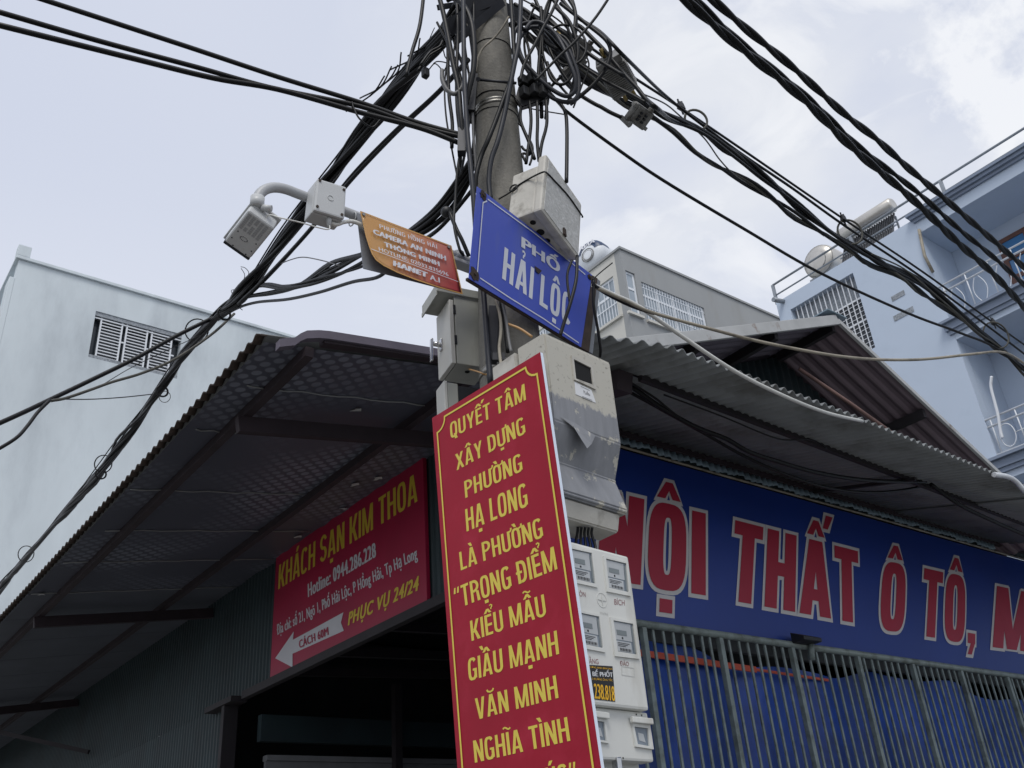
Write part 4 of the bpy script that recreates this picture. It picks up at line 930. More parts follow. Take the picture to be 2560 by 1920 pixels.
# ------------------------------------------------------------------ red propaganda banner
NP = vplane((1290, 1300), 3.24, 94.8)
q = [NP.at(*p) for p in ((1080, 1045), (1350, 880), (1500, 1900), (1147, 1976))]
dn = ((q[3]-q[0])+(q[2]-q[1]))/2*1.13; q = [q[0], q[1], q[1]+dn, q[0]+dn]
BN = thing('banner_board', 'tall crimson board with yellow slogan lines on the front of the pole', 'banner', tuple(q[3]))
bm = B(); slab(bm, [p-NP.n*.0015 for p in q], -NP.n*.014); obj('foam_board', bm, 'banner_foam', BN)
bm = B(); slab(bm, q, -NP.n*.0014); obj('print', bm, 'banner_red', BN)
ex = (q[1]-q[0]); wd = ex.length; ex /= wd; ey = dn.normalized(); hh = dn.length
def bpt(u_, v_): return q[0]+ex*u_+ey*v_
i_, rc = .030, .055; bd = []
for cx, cy, a0 in ((i_, i_, 90), (wd-i_, i_, 180), (wd-i_, hh-i_, 270), (i_, hh-i_, 0)):
    arc = [(cx+rc*math.cos(R_(a0-t_*90/6)), cy+rc*math.sin(R_(a0-t_*90/6))) for t_ in range(7)]
    bd += arc
bm = B(); pline(bm, [bpt(*p) for p in bd], NP.n, .0085, .002, True); obj('border', bm, 'banner_yellow', BN)
LN = [('QUYẾT TÂM', zc((247, 1020), (943, 661), (238, 880))), ('XÂY DỰNG', zc((302, 1313), (940, 967), (288, 1168))), ('PHƯỜNG', zc((383, 1568), (913, 1312), (370, 1415))),
      ('HẠ LONG', [(1167, 1329), (1321, 1264), (1163, 1274)]), ('LÀ PHƯỜNG', zd((240, 379), (776, 160), (228, 262))), ('“TRỌNG ĐIỂM', zd((205, 632), (867, 369), (190, 497))),
      ('KIỂU MẪU', zd((310, 836), (796, 669), (298, 707))), ('GIẦU MẠNH', zd((292, 1096), (878, 919), (283, 955))), ('VĂN MINH', zd((342, 1347), (874, 1204), (330, 1210))),
      ('NGHĨA TÌNH', zd((331, 1625), (950, 1482), (318, 1483))), ('HẠNH PHÚC”', zd((345, 1895), (1005, 1768), (332, 1757)))]
for s, p in LN:
    bm = B(); phv(bm, s, NP, p, s=.138, h=.122, sp=.085); obj('lettering', bm, 'banner_yellow', BN)

# ------------------------------------------------------------------ orange and red camera notice
OY = 2.80; OP = PY(OY)
q = [PY(OY+.035).at(*p) for p in zj((1238, 415), (1985, 690), (2063, 1055), (1291, 856))]
ON = thing('camera_notice', 'gold and red camera notice sheet curling off its grey plate on the camera arm', 'sign', tuple(q[3]))
bm = B(); slab(bm, q, (0, .004, 0), .001); obj('backing_plate', bm, 'sign_back', ON)
out_ = zj((1267, 410), (1980, 682), (2068, 1058), (1880, 1005), (1700, 945), (1560, 890), (1450, 835), (1390, 790), (1360, 745), (1335, 680), (1310, 600), (1290, 510))
def sheetpt(p, k=0):
    c = zj(p) if False else p
    return c
bm = B()
def lift_at(i): return {6: .006, 7: .009, 8: .010, 9: .008, 5: .003, 10: .004}.get(i, 0)
P_ = []
for i, p in enumerate(out_): P_.append(PY(OY-lift_at(i)).at(*p))
cen = PY(OY).at(*zj((1680, 740))); cv = bm.verts.new(cen); vs = [bm.verts.new(p) for p in P_]
vi = [bm.verts.new(PY(OY).at(p[0], p[1]).lerp(cen, .10)) for p in out_]
for i in range(len(vs)):
    j = (i+1) % len(vs); bm.faces.new((vs[i], vs[j], vi[j], vi[i])).smooth = True; bm.faces.new((cv, vi[i], vi[j])).smooth = True
r_ = bmesh.ops.extrude_face_region(bm, geom=list(bm.faces)); bmesh.ops.translate(bm, verts=[e for e in r_['geom'] if isinstance(e, bmesh.types.BMVert)], vec=(0, .002, 0)); fixn(bm)
sh = obj('printed_sheet', bm, 'sheet_gold_red', ON)
bm = B(); pline(bm, [p+V((0, -.001, 0)) for p in P_], V((0, -1, 0)), .006, .002, True); obj('edge_band', bm, 'gold_edge', sh)
bm = B()
phv(bm, 'PHƯỜNG HỒNG HẢI', PY(OY-.007), zj((1418, 540), (1872, 703), (1414, 507)), lift=.002, s=.10, h=.10, sp=.11)
for s, p, bd_ in (('CAMERA AN NINH', zj((1366, 584), (1943, 798), (1364, 543)), .06), ('THÔNG MINH', zj((1455, 684), (1893, 842), (1450, 645)), .06), ('HOTLINE: 02033.835696', zj((1412, 718), (1962, 922), (1408, 686)), .01), ('HANET', zj((1523, 835), (1795, 932), (1525, 793)), .09), ('A.I', zj((1815, 945), (1893, 972), (1812, 903)), .03)):
    ptext(bm, s, PY(OY-.007), p, bold=bd_, by=bd_*.25, track=1+bd_*2, lift=.002)
obj('lettering', bm, 'sign_white', sh); bm = B(); pline(bm, [PY(OY-.007).at(*p) for p in zj((1345, 703), (2035, 963))], V((0, -1, 0)), .003, .003); obj('rule_line', bm, 'sign_white', sh)
bm = B()
for c in ((1290, 432), (1962, 690)): disc(bm, OP.at(*zj(c)), (0, -1, 0), .008, 10, .006)
obj('bolt', bm, 'steel_band', ON)

# ------------------------------------------------------------------ camera arm, junction box, camera
AY = 2.88; AP = PY(AY)
AR = thing('bent_pipe', 'bent grey steel pipe reaching left from the pole to the camera', 'pipe', tuple(AP.at(1175, 660)))
pts = [V((2.36, AY, AP.at(1175, 662).z))]+[AP.at(*zj(c)) for c in ((2050, 770), (1205, 430), (900, 315), (760, 262), (690, 235), (620, 219), (560, 220), (505, 240), (465, 280), (452, 330))]
bm = B(); tube(bm, cr(pts[:3], 2)[:-1]+cr(pts[2:], 5), .0215, 14); obj('pipe', bm, 'pipe_grey', AR, smooth=False)
bm = B(); c = AP.at(*zj((2040, 765))); lathe(bm, [(.03, c.z-.02), (.03, c.z+.02)], lambda z: V((c.x, c.y, z)), 12); cb = c+V((.02, 0, -.03)); hexa(bm, [cb+V(k) for k in ((-.08, -.03, -.02), (.12, -.03, -.02), (.12, .03, -.02), (-.08, .03, -.02), (-.08, -.03, .0), (.12, -.03, .0), (.12, .03, .0), (-.08, .03, .0))], .004); obj('clamp', bm, 'pipe_grey', AR)
bm = B(); c = AP.at(*zj((1205, 460))); ring(bm, c+V((0, 0, -.005)), (1, 0, 0), .032, .003, 14); obj('cable_tie', bm, 'cam_white', AR)
JB = thing('junction_box', 'square grey white junction box with rusty corner screws on the camera arm', 'junction box', tuple(PY(2.78).at(*zj((905, 392)))))
q = [PY(2.78).at(*p) for p in zj((928, 143), (1158, 212), (1143, 466), (900, 392))]
bm = B(); slab(bm, [p+V((0, .018, 0)) for p in q], (0, .075, 0), .008); obj('case', bm, 'cam_white', JB)
bm = B(); slab(bm, q, (0, .017, 0), .008); obj('lid', bm, 'cam_white', JB)
bm = B()
for c in ((947, 163), (1137, 236), (927, 367), (1121, 432)): disc(bm, PY(2.779).at(*zj(c)), (0, -1, 0), .0065, 12, .003)
obj('screw', bm, 'rust', JB)
bm = B(); ring(bm, PY(2.779).at(*zj((1032, 300))), (0, 1, 0), .013, .0015, 20); obj('emboss_mark', bm, 'cam_white', JB)
bm = B(); tube(bm, [PY(2.81).at(*zj(c)) for c in ((1012, 430), (1020, 480), (1022, 530))], [.016, .012, .007], 10); obj('cable_gland', bm, 'cam_white', JB)
CM = thing('security_camera', 'white boxy security camera hanging from the end of the bent pipe', 'camera', tuple(AP.at(*zj((460, 320)))))
def cv3(a, b_, c): return (RIGHT*a+UP*b_+FWD*c).normalized()
cA = cv3(-.66, -.60, .45); cW = cv3(.75, -.55, .37); cW = (cW-cA*cW.dot(cA)).normalized(); cH = cA.cross(cW).normalized()
if cH.dot(FWD) < 0: cH = -cH
bl_ = PY(2.86).at(*zj((382, 396))); bq = [bl_+cA*.185, bl_+cA*.185+cW*.122, bl_+cW*.122, bl_]
un = -cH
fw = (bq[0]-bq[3]).normalized(); H_ = .08
bm = B(); hexa(bm, bq+[p-un*H_ for p in bq], .012, 3); obj('body', bm, 'cam_white', CM)
lf = (bq[0]-bq[1]).normalized()
sh_ = [bq[0]+fw*.035+lf*.007-un*.072, bq[1]+fw*.035-lf*.007-un*.072, bq[2]-fw*.012-lf*.007-un*.072, bq[3]-fw*.012+lf*.007-un*.072]
bm = B(); hexa(bm, sh_+[p-un*.012 for p in sh_], .004)
obj('sunshield', bm, 'cam_white', CM)
bm = B(); fr_ = [bq[0]+fw*.001, bq[1]+fw*.001]; hexa(bm, [bq[0]+fw*.0-un*.004, bq[1]-un*.004, bq[1]-un*H_*.8, bq[0]-un*H_*.8]+[p+fw*.012 for p in (bq[0]-un*.004, bq[1]-un*.004, bq[1]-un*H_*.8, bq[0]-un*H_*.8)], .004); obj('front_rim', bm, 'cam_black', CM)
def bpos(a, b_): return bq[3].lerp(bq[2], b_).lerp(bq[0].lerp(bq[1], b_), a)
bm = B()
for i in range(8):
    for j in range(5):
        if (i, j) in ((3, 2), (5, 1)): continue
        a, b_ = .08+i*.055, .14+j*.16; w2_ = .021; w3_ = .055
        slab(bm, [bpos(a-w2_, b_-w3_)+un*.001, bpos(a-w2_, b_+w3_)+un*.001, bpos(a+w2_, b_+w3_)+un*.001, bpos(a+w2_, b_-w3_)+un*.001], -un*.004)
obj('speaker_grille', bm, 'cam_shade', CM)
bm = B()
for k in range(14):
    a, b_ = .66+.045*math.cos(k*.449), .45+.13*math.sin(k*.449); disc(bm, bpos(a, b_), un, .0018, 6, .001)
for a, b_ in ((.58, .15), (.58, .85), (.80, .12), (.8, .88), (.95, .3), (.95, .8)): disc(bm, bpos(a, b_), un, .003, 8, .001)
obj('screw_hole', bm, 'cam_black', CM)
bm = B(); bk = [bq[3].lerp(bq[2], .1)-fw*.001-un*.05, bq[3].lerp(bq[2], .62)-fw*.001-un*.05, bq[3].lerp(bq[2], .62)-fw*.001-un*.072, bq[3].lerp(bq[2], .1)-fw*.001-un*.072]; slab(bm, bk, -fw*.001); obj('rating_label', bm, 'paper', CM)
bm = B(); sA = bq[0].lerp(bq[3], .05)+lf*.0-un*.050; text_mesh(bm, 'HANET', sA, bq[0].lerp(bq[3], .42)-un*.050, sA-un*.018, lf, .002, bold=.03); obj('lettering', bm, 'cam_shade', CM)
bm = B(); mt_ = AP.at(*zj((452, 330))); t1 = bq[3].lerp(bq[2], .35)-un*(H_+.02)+fw*.03
tube(bm, [mt_+V((0, 0, .02)), mt_-V((0, 0, .03))], .029, 14); bar(bm, mt_-V((0, 0, .02)), t1, .035, .045, fw, .006); bar(bm, t1-fw*.03, t1+fw*.05, .05, .02, un, .004)
tube(bm, [mt_+RIGHT*.02-V((0, 0, .03)), mt_+RIGHT*.06-V((0, 0, .035))], .014, 10); obj('swivel_mount', bm, 'cam_white', CM)
pc = bq[3].lerp(bq[2], .62)-fw*.002-un*.03
tag(obj('camera_lead', tube(B(), cr([pc+fw*.01, pc-fw*.02]+[PY(2.74).at(*zj(c)) for c in ((650, 460), (800, 495), (920, 530), (1000, 548), (1025, 540), (1023, 520))], 6), .0028, 6), 'conduit_white', base=tuple(pc)), 'thin white lead from the back of the camera to the junction box', 'cable')
tag(obj('flexible_conduit', tube(B(), cr([PY(2.82).at(*zj(c)) for c in ((1035, 500), (1080, 510), (1140, 490), (1200, 485), (1260, 505), (1310, 535))], 6), .009, 8), 'conduit_white', base=tuple(PY(2.82).at(*zj((1035, 500))))), 'short white flexible conduit looping under the camera arm beside the junction box', 'conduit')

# ------------------------------------------------------------------ cream box above the street sign
CP = tplane((1400, 520), 3.50, 21, -4)
cq = [CP.at(*p) for p in ((1366, 384), (1455, 511), (1448, 648), (1352, 524))]
CB = thing('distribution_box', 'worn cream distribution box tied by black wire above the street sign', 'electrical box', tuple(cq[3]))
bk = -CP.n; exx = (cq[1]-cq[0]).normalized()
dz = (cq[3]-cq[0]+cq[2]-cq[1])/2; cq = [cq[0], cq[1], cq[1]+dz, cq[0]+dz]; dzn = -dz.normalized()
bm = B(); slab(bm, cq, bk*.045, .012); obj('lid', bm, 'cream', CB)
bm = B(); iq = [cq[0].lerp(cq[2], .06), cq[1].lerp(cq[3], .06), cq[2].lerp(cq[0], .05), cq[3].lerp(cq[1], .05)]; slab(bm, [p+CP.n*.003 for p in iq], bk*.006, .002); obj('lid_panel', bm, 'cream_lid', CB)
iq = [cq[0]+exx*.008-dzn*.05+bk*.046, cq[1]-exx*.008-dzn*.05+bk*.046, cq[2]-exx*.008+dzn*.012+bk*.046, cq[3]+exx*.008+dzn*.012+bk*.046]
bm = B(); slab(bm, iq, bk*.14, .008); obj('case', bm, 'cream', CB)
bm = B()
for k_, r in ((.16, .014), (.36, .02), (.54, .016)):
    bm = B(); c = iq[3].lerp(iq[2], k_)+bk*.035; disc(bm, c, -dzn, r, 16, .002); obj('cable_hole', bm, 'dark_hole', CB)
bm = B(); c = cq[3].lerp(cq[2], .58)+V((0, 0, .035))+CP.n*.004; hexa(bm, [c+exx*a+V((0, 0, b_))+CP.n*d for a, b_, d in ((-.012, -.018, 0), (.012, -.018, 0), (.012, -.018, .01), (-.012, -.018, .01), (-.01, .022, 0), (.01, .022, 0), (.01, .022, .012), (-.01, .022, .012))], .003); obj('latch', bm, 'rust', CB)
SPn = Plane(iq[0]-exx*.004, -exx)
tie = [atH(3.52, *zk((690, 545))), SPn.at(*zk((800, 478))), SPn.at(*zk((835, 440))), SPn.at(*zk((960, 362)))]+[CP.off(.006).at(*zk(c)) for c in ((1085, 300), (1130, 302), (1200, 372), (1330, 515), (1452, 690), (1458, 712))]
tag(obj('tie_wire', tube(B(), cr(tie, 6), .0042, 6), 'cable_black', base=tuple(tie[0])), 'black wire tied around the cream distribution box and the pole', 'wire')
bm = B(); ring(bm, SPn.at(*zk((828, 448)))-exx*.004, -exx, .02, .0042, 16); tag(obj('wire_knot', bm, 'cable_black', base=tuple(SPn.at(*zk((828, 448))))), 'small looped knot in the black wire left of the cream box', 'wire')

# ------------------------------------------------------------------ grey cabinet with rain hood
CS = vplane((1150, 830), 3.74, -13)
ca = V((math.cos(R_(77)), math.sin(R_(77)), 0)); cbv = V((math.cos(R_(-13)), math.sin(R_(-13)), 0)); Zv = V((0, 0, 1))
P0 = CS.at(1129.4, 905.7); ztop = CS.at(1140, 738).z; hgt = ztop-P0.z
CA = thing('electrical_cabinet', 'pale grey steel cabinet with sloping rain hood and chrome handle behind the pole', 'electrical cabinet', tuple(P0))
wd_, dp_ = .175, .185
def cbx(a0, a1, b0, b1, z0, z1): return [P0+ca*a+cbv*b_+Zv*z for z in (z0, z1) for a, b_ in ((a0, b0), (a0, b1), (a1, b1), (a1, b0))]
bm = B(); hexa(bm, cbx(0, wd_, .027, dp_, 0, hgt), .003); obj('case', bm, 'cabinet', CA)
bm = B(); hexa(bm, cbx(0, wd_, 0, .022, -.002, hgt-.03), .004); dr = obj('door', bm, 'cabinet_light', CA)
bm = B(); hexa(bm, cbx(-.012, wd_+.02, -.065, dp_+.01, hgt-.004, hgt+.04), .003); hexa(bm, cbx(-.012, wd_+.02, -.068, -.062, hgt-.028, hgt-.006), .001); obj('rain_hood', bm, 'cabinet', CA)
for z in (.10, .27): obj('hinge', hexa(B(), cbx(-.004, .0, .019, .031, z, z+.05), .001), 'steel_dark', CA)
hb = P0+ca*(wd_*.66)+Zv*(hgt*.42)
bm = B(); bar(bm, hb-cbv*.002-Zv*.03, hb-cbv*.002+Zv*.03, .03, .012, cbv, .003); tube(bm, [hb, hb-cbv*.045], .012, 10); bar(bm, hb-cbv*.05+Zv*.025, hb-cbv*.055-Zv*.10, .022, .012, cbv, .004); obj('handle', bm, 'chrome', dr)
bm = B(); c = P0+ca*.06+cbv*.10; disc(bm, c, (0, 0, -1), .012, 12, .002); obj('cable_hole', bm, 'dark_hole', CA)
gp = P0+ca*.05+cbv*.1
tag(obj('earth_lead', tube(B(), cr([gp+V((0, 0, .01))]+[atH(3.6, *zl(c)) for c in ((720, 1300), (800, 1330), (900, 1290), (970, 1220), (1000, 1160))], 6), .004, 6), 'cable_tan', base=tuple(gp)), 'thin tan lead looping from the bottom of the grey cabinet to the pole', 'cable')
# small box under it
MB_ = thing('terminal_box', 'small off-white box just below the hooded grey cabinet', 'electrical box', tuple(P0+V((0, 0, -.3))))
Q0 = CS.at(1114, 951)+ca*.0; zt0 = Q0.z
def qbx(a0, a1, b0, b1, z0, z1): return [Q0+ca*a+cbv*b_+Zv*z for z in (z0, z1) for a, b_ in ((a0, b0), (a0, b1), (a1, b1), (a1, b0))]
bm = B(); hexa(bm, qbx(.004, .10, .010, .06, -.42, -.005), .004); obj('case', bm, 'cabinet', MB_)
bm = B(); hexa(bm, qbx(0, .105, -.008, .008, -.42, 0), .004); obj('lid', bm, 'cabinet_light', MB_)
bm = B(); hexa(bm, qbx(.01, .06, .062, .20, -.09, -.012), .002); obj('mount_rail', bm, 'steel_dark', MB_)

# ------------------------------------------------------------------ weathered meter box
MFp = vplane((1450, 1000), 3.30, 6.2); mn = MFp.n; mx_ = V((math.cos(R_(6.2)), math.sin(R_(6.2)), 0))
TL_, TR_ = MFp.at(1361, 828), MFp.at(1525, 904); BRr = MFp.at(1558, 1113)
zt_ = (TL_.z+TR_.z)/2; W_ = (TR_-TL_).length; O_ = V((TL_.x, TL_.y, 0))
MM = thing('meter_box', 'battered cream meter box half covered in peeling grey tape, right of the banner', 'meter box', (O_.x, O_.y, 2.72))
prof = [(.16, zt_), (.008, zt_), (0, zt_-.012), (0, BRr.z), (.055, 2.985), (.05, 2.972), (.012, 2.85), (.02, 2.835), (.16, 2.835)]
bm = B(); P_ = [O_-mn*d+Zv*z for d, z in prof]; prism(bm, P_, mx_*W_, .006); obj('front_case', bm, 'cream_taped', MM)
bm = B(); P_ = [O_-mn*d+Zv*z-mx_*.012 for d, z in ((.162, zt_-.02), (.30, zt_-.03), (.30, 2.82), (.162, 2.82))]; prism(bm, P_, mx_*(W_+.024), .005); obj('rear_case', bm, 'cream', MM)
bm = B(); P_ = [O_-mn*d+Zv*z+mx_*.03 for d, z in ((.03, 2.833), (.15, 2.833), (.15, 2.76), (.05, 2.765))]; prism(bm, P_, mx_*(W_-.06), .006); obj('base_tray', bm, 'cream', MM)
fr = [MFp.at(*p) for p in zc((1350, 256), (1545, 352), (1574, 572), (1378, 482))]
inn = [MFp.at(*p) for p in zc((1370, 292), (1530, 372), (1548, 530), (1391, 472))]
wf_ = B()
for i in range(4):
    a, b_, c, d = fr[i], fr[(i+1) % 4], inn[(i+1) % 4], inn[i]; slab(wf_, [a+mn*.007, b_+mn*.007, c+mn*.007, d+mn*.007], -mn*.0068)
wo = obj('window', wf_, 'cream', MM)
bm = B(); slab(bm, [p+mn*.0015 for p in inn], -mn*.001); obj('opening_shade', bm, 'dark_hole', wo)  # dark slab set just proud of the case, painting the shade inside the hole
bm = B(); slab(bm, [MFp.at(*p)+mn*.002 for p in zc((1385, 497), (1540, 572), (1582, 692), (1395, 612))], -mn*.0015); pp = obj('paper_label', bm, 'paper', MM)
bm = B(); ptext(bm, 'TUẤN', MFp, zc((1462, 602), (1525, 632), (1462, 576)), lift=.003)
for k in range(3): pline(bm, [MFp.at(*p) for p in zc((1440+8*k, 540+10*k), (1520+6*k, 578+10*k))] if k == 0 else [MFp.at(*p) for p in zc((1455, 618+14*k), (1545, 655+14*k))], mn, .0016, .003)
obj('lettering', bm, 'ink_black', pp)
fl_ = zc((1258, 815), (1370, 862), (1580, 992), (1545, 1068), (1504, 1110), (1440, 1010), (1372, 898)); lf_ = (.004, .006, .006, .02, .045, .03, .012)
bm = B(); P_ = [MFp.off(k).at(*p) for p, k in zip(fl_, lf_)]; c = sum(P_, V())/len(P_); cv = bm.verts.new(c); vs = [bm.verts.new(p) for p in P_]
for i in range(len(vs)): bm.faces.new((cv, vs[i], vs[(i+1) % len(vs)]))
obj('peeling_tape', bm, 'tape_grey', MM)

# ------------------------------------------------------------------ white four-meter cabinet
MC = vplane((1520, 1560), 3.30, 6.2); n_ = MC.n
tr, br = MC.at(1571, 1392), MC.at(1617, 1776); tl = MC.at(1426, 1352)
ztp = (tr.z+tl.z)/2; zbt = br.z; xw = (V((tr.x, tr.y, 0))-V((tl.x, tl.y, 0))).length
Oc = V((tl.x, tl.y, 0)); Or = V((tr.x, tr.y, 0))
MT = thing('meter_cabinet', 'clean white cabinet with four electricity meter windows, right of the banner', 'meter cabinet', (Oc.x, Oc.y, zbt))
bm = B(); slab(bm, [Oc+Zv*ztp, Or+Zv*ztp, Or+Zv*zbt, Oc+Zv*zbt], -n_*.05, .010); obj('lid', bm, 'box_white', MT)
bm = B(); slab(bm, [Oc+Zv*(ztp-.012)-n_*.052+mx_*.008, Or+Zv*(ztp-.012)-n_*.052-mx_*.008, Or+Zv*zbt-n_*.052-mx_*.008, Oc+Zv*zbt-n_*.052+mx_*.008], -n_*.1, .006); obj('case', bm, 'box_white', MT)
def meter_window(qo, qi, mir=0):
    a = [MC.at(*p) for p in zd(*qo)]; b_ = [MC.at(*p) for p in zd(*qi)]
    f_ = bmesh.new()
    for i in range(4): slab(f_, [p+n_*.006 for p in (a[i], a[(i+1) % 4], b_[(i+1) % 4], b_[i])], -n_*.0058)
    fo = obj('window', f_, 'box_white', MT)
    bl = lambda u_, v_: b_[0].lerp(b_[1], u_).lerp(b_[3].lerp(b_[2], u_), v_)
    def pq(u0, v0, u1, v1, l): return [bl(u0, v0)+n_*l, bl(u1, v0)+n_*l, bl(u1, v1)+n_*l, bl(u0, v1)+n_*l]
    obj('pane', slab(bmesh.new(), [p+n_*.001 for p in b_], -n_*.0008), 'glass_meter', fo)
    g = bmesh.new(); slab(g, pq(.02, .03, .88, .6, .002), -n_*.0008); slab(g, pq(.02, .64, .80, .97, .0022), -n_*.0008); obj('meter', g, 'meter_body', fo)
    g = bmesh.new(); slab(g, pq(.12, .28, .62, .44, .0032), -n_*.0008); slab(g, pq(.9, .1, .98, .95, .0028), -n_*.0008); obj('display', g, 'meter_dial', fo)
    g = bmesh.new()
    for k in range(12): u_ = .18+.05*k; slab(g, pq(u_, .86, u_+.018+.012*((k*7) % 3 == 0), .95, .0032), -n_*.0008)
    for k in range(3): slab(g, pq(.1, .69+.05*k, .7-.1*k, .705+.05*k, .0032), -n_*.0008)
    disc(g, bl(.38, .53)+n_*.002, n_, .004, 10, .001)
    obj('barcode', g, 'ink_black', fo)
meter_window([(1157, 285), (1316, 328), (1332, 548), (1180, 518)], [(1172, 304), (1304, 336), (1320, 522), (1192, 492)])
meter_window([(1200, 683), (1360, 714), (1390, 955), (1232, 936)], [(1220, 704), (1347, 727), (1373, 926), (1248, 905)])
meter_window([(935, 222), (1092, 258), (1118, 492), (960, 458)], [(950, 240), (1080, 268), (1104, 468), (972, 436)])
meter_window([(978, 632), (1142, 668), (1168, 912), (1008, 882)], [(994, 652), (1128, 680), (1153, 884), (1022, 856)])
bm = B(); ring(bm, MC.at(*zd((1152, 572))), n_, .026, .0014, 26); c = MC.at(*zd((1152, 572)))
up_ = Zv; s_ = []
for k in range(8): rr = .022 if k % 2 == 0 else .0035; s_.append(c+(mx_*math.sin(k*math.pi/4)+up_*math.cos(k*math.pi/4))*rr)
prism(bm, s_, n_*.002); obj('emboss_mark', bm, 'emboss', MT); bm = B(); ptext(bm, 'EVN', MC, zd((1140, 664), (1190, 670), (1139, 646)), lift=.001)
pline(bm, [MC.at(*p) for p in zd((1280, 1000), (1360, 1012), (1364, 1068), (1282, 1056))], n_, .0022, .001, True)
obj('emboss_mark', bm, 'emboss', MT)
for s, p in (('BÍCH', zd((1233, 600), (1300, 607), (1231, 562))), ('ÔN', zd((1006, 546), (1047, 551), (1003, 512))), ('ẰNG', zd((1070, 982), (1131, 986), (1067, 948))), ('ĐẢO', zd((1270, 994), (1327, 999), (1268, 964)))): bm = B(); ptext(bm, s, MC, p, lift=.001); obj('handwriting', bm, 'ink_red', MT)
bm = B(); sq = [MC.at(*p) for p in zd((1060, 990), (1220, 1000), (1238, 1230), (1090, 1213))]; slab(bm, [p+n_*.0012 for p in sq], -n_*.001); st = obj('sticker', bm, 'sticker_black', MT)
bm = B(); ptext(bm, 'ĐƯỜNG XANH BÌNH MINH', MC, zd((1066, 1010), (1218, 1024), (1065, 998)), lift=.002)
obj('lettering', bm, 'sticker_yellow', st); bm = B(); ptext(bm, 'C·ĐƯỜNG ỐNG TẮC', MC, zd((1086, 1088), (1220, 1098), (1085, 1074)), lift=.002); obj('lettering', bm, 'sticker_yellow', st); bm = B(); ptext(bm, '238.818', MC, zd((1102, 1208), (1236, 1226), (1096, 1106)), lift=.002, bold=.03); obj('lettering', bm, 'sticker_yellow', st)
bm = B(); ptext(bm, 'BỂ PHỐT', MC, zd((1090, 1064), (1222, 1070), (1087, 1033)), lift=.002, bold=.03); obj('lettering', bm, 'paper', st)

# ------------------------------------------------------------------ two-window meter box below it
LB = vplane((1520, 1840), 3.285, 6.2)
tr, br = LB.at(*zd((1450, 1308))), LB.at(*zd((1494, 1622))); tl = LB.at(*zd((1095, 1252)))
Ol, Orr = V((tl.x, tl.y, 0)), V((tr.x, tr.y, 0)); z1_, z0_ = (tr.z+tl.z)/2, br.z
LM = thing('meter_box', 'white box with two small hinged meter windows, lowest beside the banner', 'meter box', (Ol.x, Ol.y, z0_))
bm = B(); slab(bm, [Ol+Zv*z1_, Orr+Zv*z1_, Orr+Zv*z0_, Ol+Zv*z0_], -n_*.06, .009); obj('lid', bm, 'box_white', LM)
bm = B(); slab(bm, [Ol+Zv*(z1_-.02)-n_*.062+mx_*.006, Orr+Zv*(z1_-.02)-n_*.062-mx_*.006, Orr+Zv*(z0_-.02)-n_*.062-mx_*.006, Ol+Zv*(z0_-.02)-n_*.062+mx_*.006], -n_*.1, .006); obj('case', bm, 'box_white', LM)
for qo, qi in (([(1336, 1350), (1452, 1362), (1478, 1540), (1362, 1522)], [(1352, 1392), (1440, 1404), (1452, 1520), (1374, 1506)]), ([(1075, 1312), (1168, 1326), (1190, 1502), (1096, 1486)], [(1088, 1352), (1156, 1362), (1172, 1486), (1106, 1474)])):
    a = [LB.at(*p) for p in zd(*qo)]; b_ = [LB.at(*p) for p in zd(*qi)]; f_ = B()
    for i in range(4): slab(f_, [p+n_*.008 for p in (a[i], a[(i+1) % 4], b_[(i+1) % 4], b_[i])], -n_*.0078)
    fo = obj('window', f_, 'box_white', LM)
    obj('pane', slab(B(), [p+n_*.002 for p in b_], -n_*.001), 'glass_meter', fo)
    g = B(); m0 = b_[0].lerp(b_[2], .3); m1 = b_[1].lerp(b_[3], .35); m2 = b_[2].lerp(b_[0], .2); m3 = b_[3].lerp(b_[1], .25); slab(g, [p+n_*.003 for p in (m0, m1, m2, m3)], -n_*.0008); obj('meter', g, 'meter_body', fo)
    g = B(); bar(g, a[0]+n_*.012-mx_*.008, a[1]+n_*.012+mx_*.006, .016, .02, Zv, .003); obj('hinge_cap', g, 'box_white', fo)
bm = B()
for c in ((1375, 1312), (1410, 1318), (1270, 1592), (1290, 1594)): disc(bm, LB.at(*zd(c)), n_, .003, 8, .001)
obj('lid_screws', bm, 'dark_hole', LM); bm = B(); c = LB.at(*zd((1262, 1640))); hexa(bm, [c+mx_*a+Zv*z+n_*d for z in (-.03, .025) for a, d in ((-.012, -.02), (.012, -.02), (.012, .006), (-.012, .006))], .004); obj('clasp', bm, 'chrome', LM)
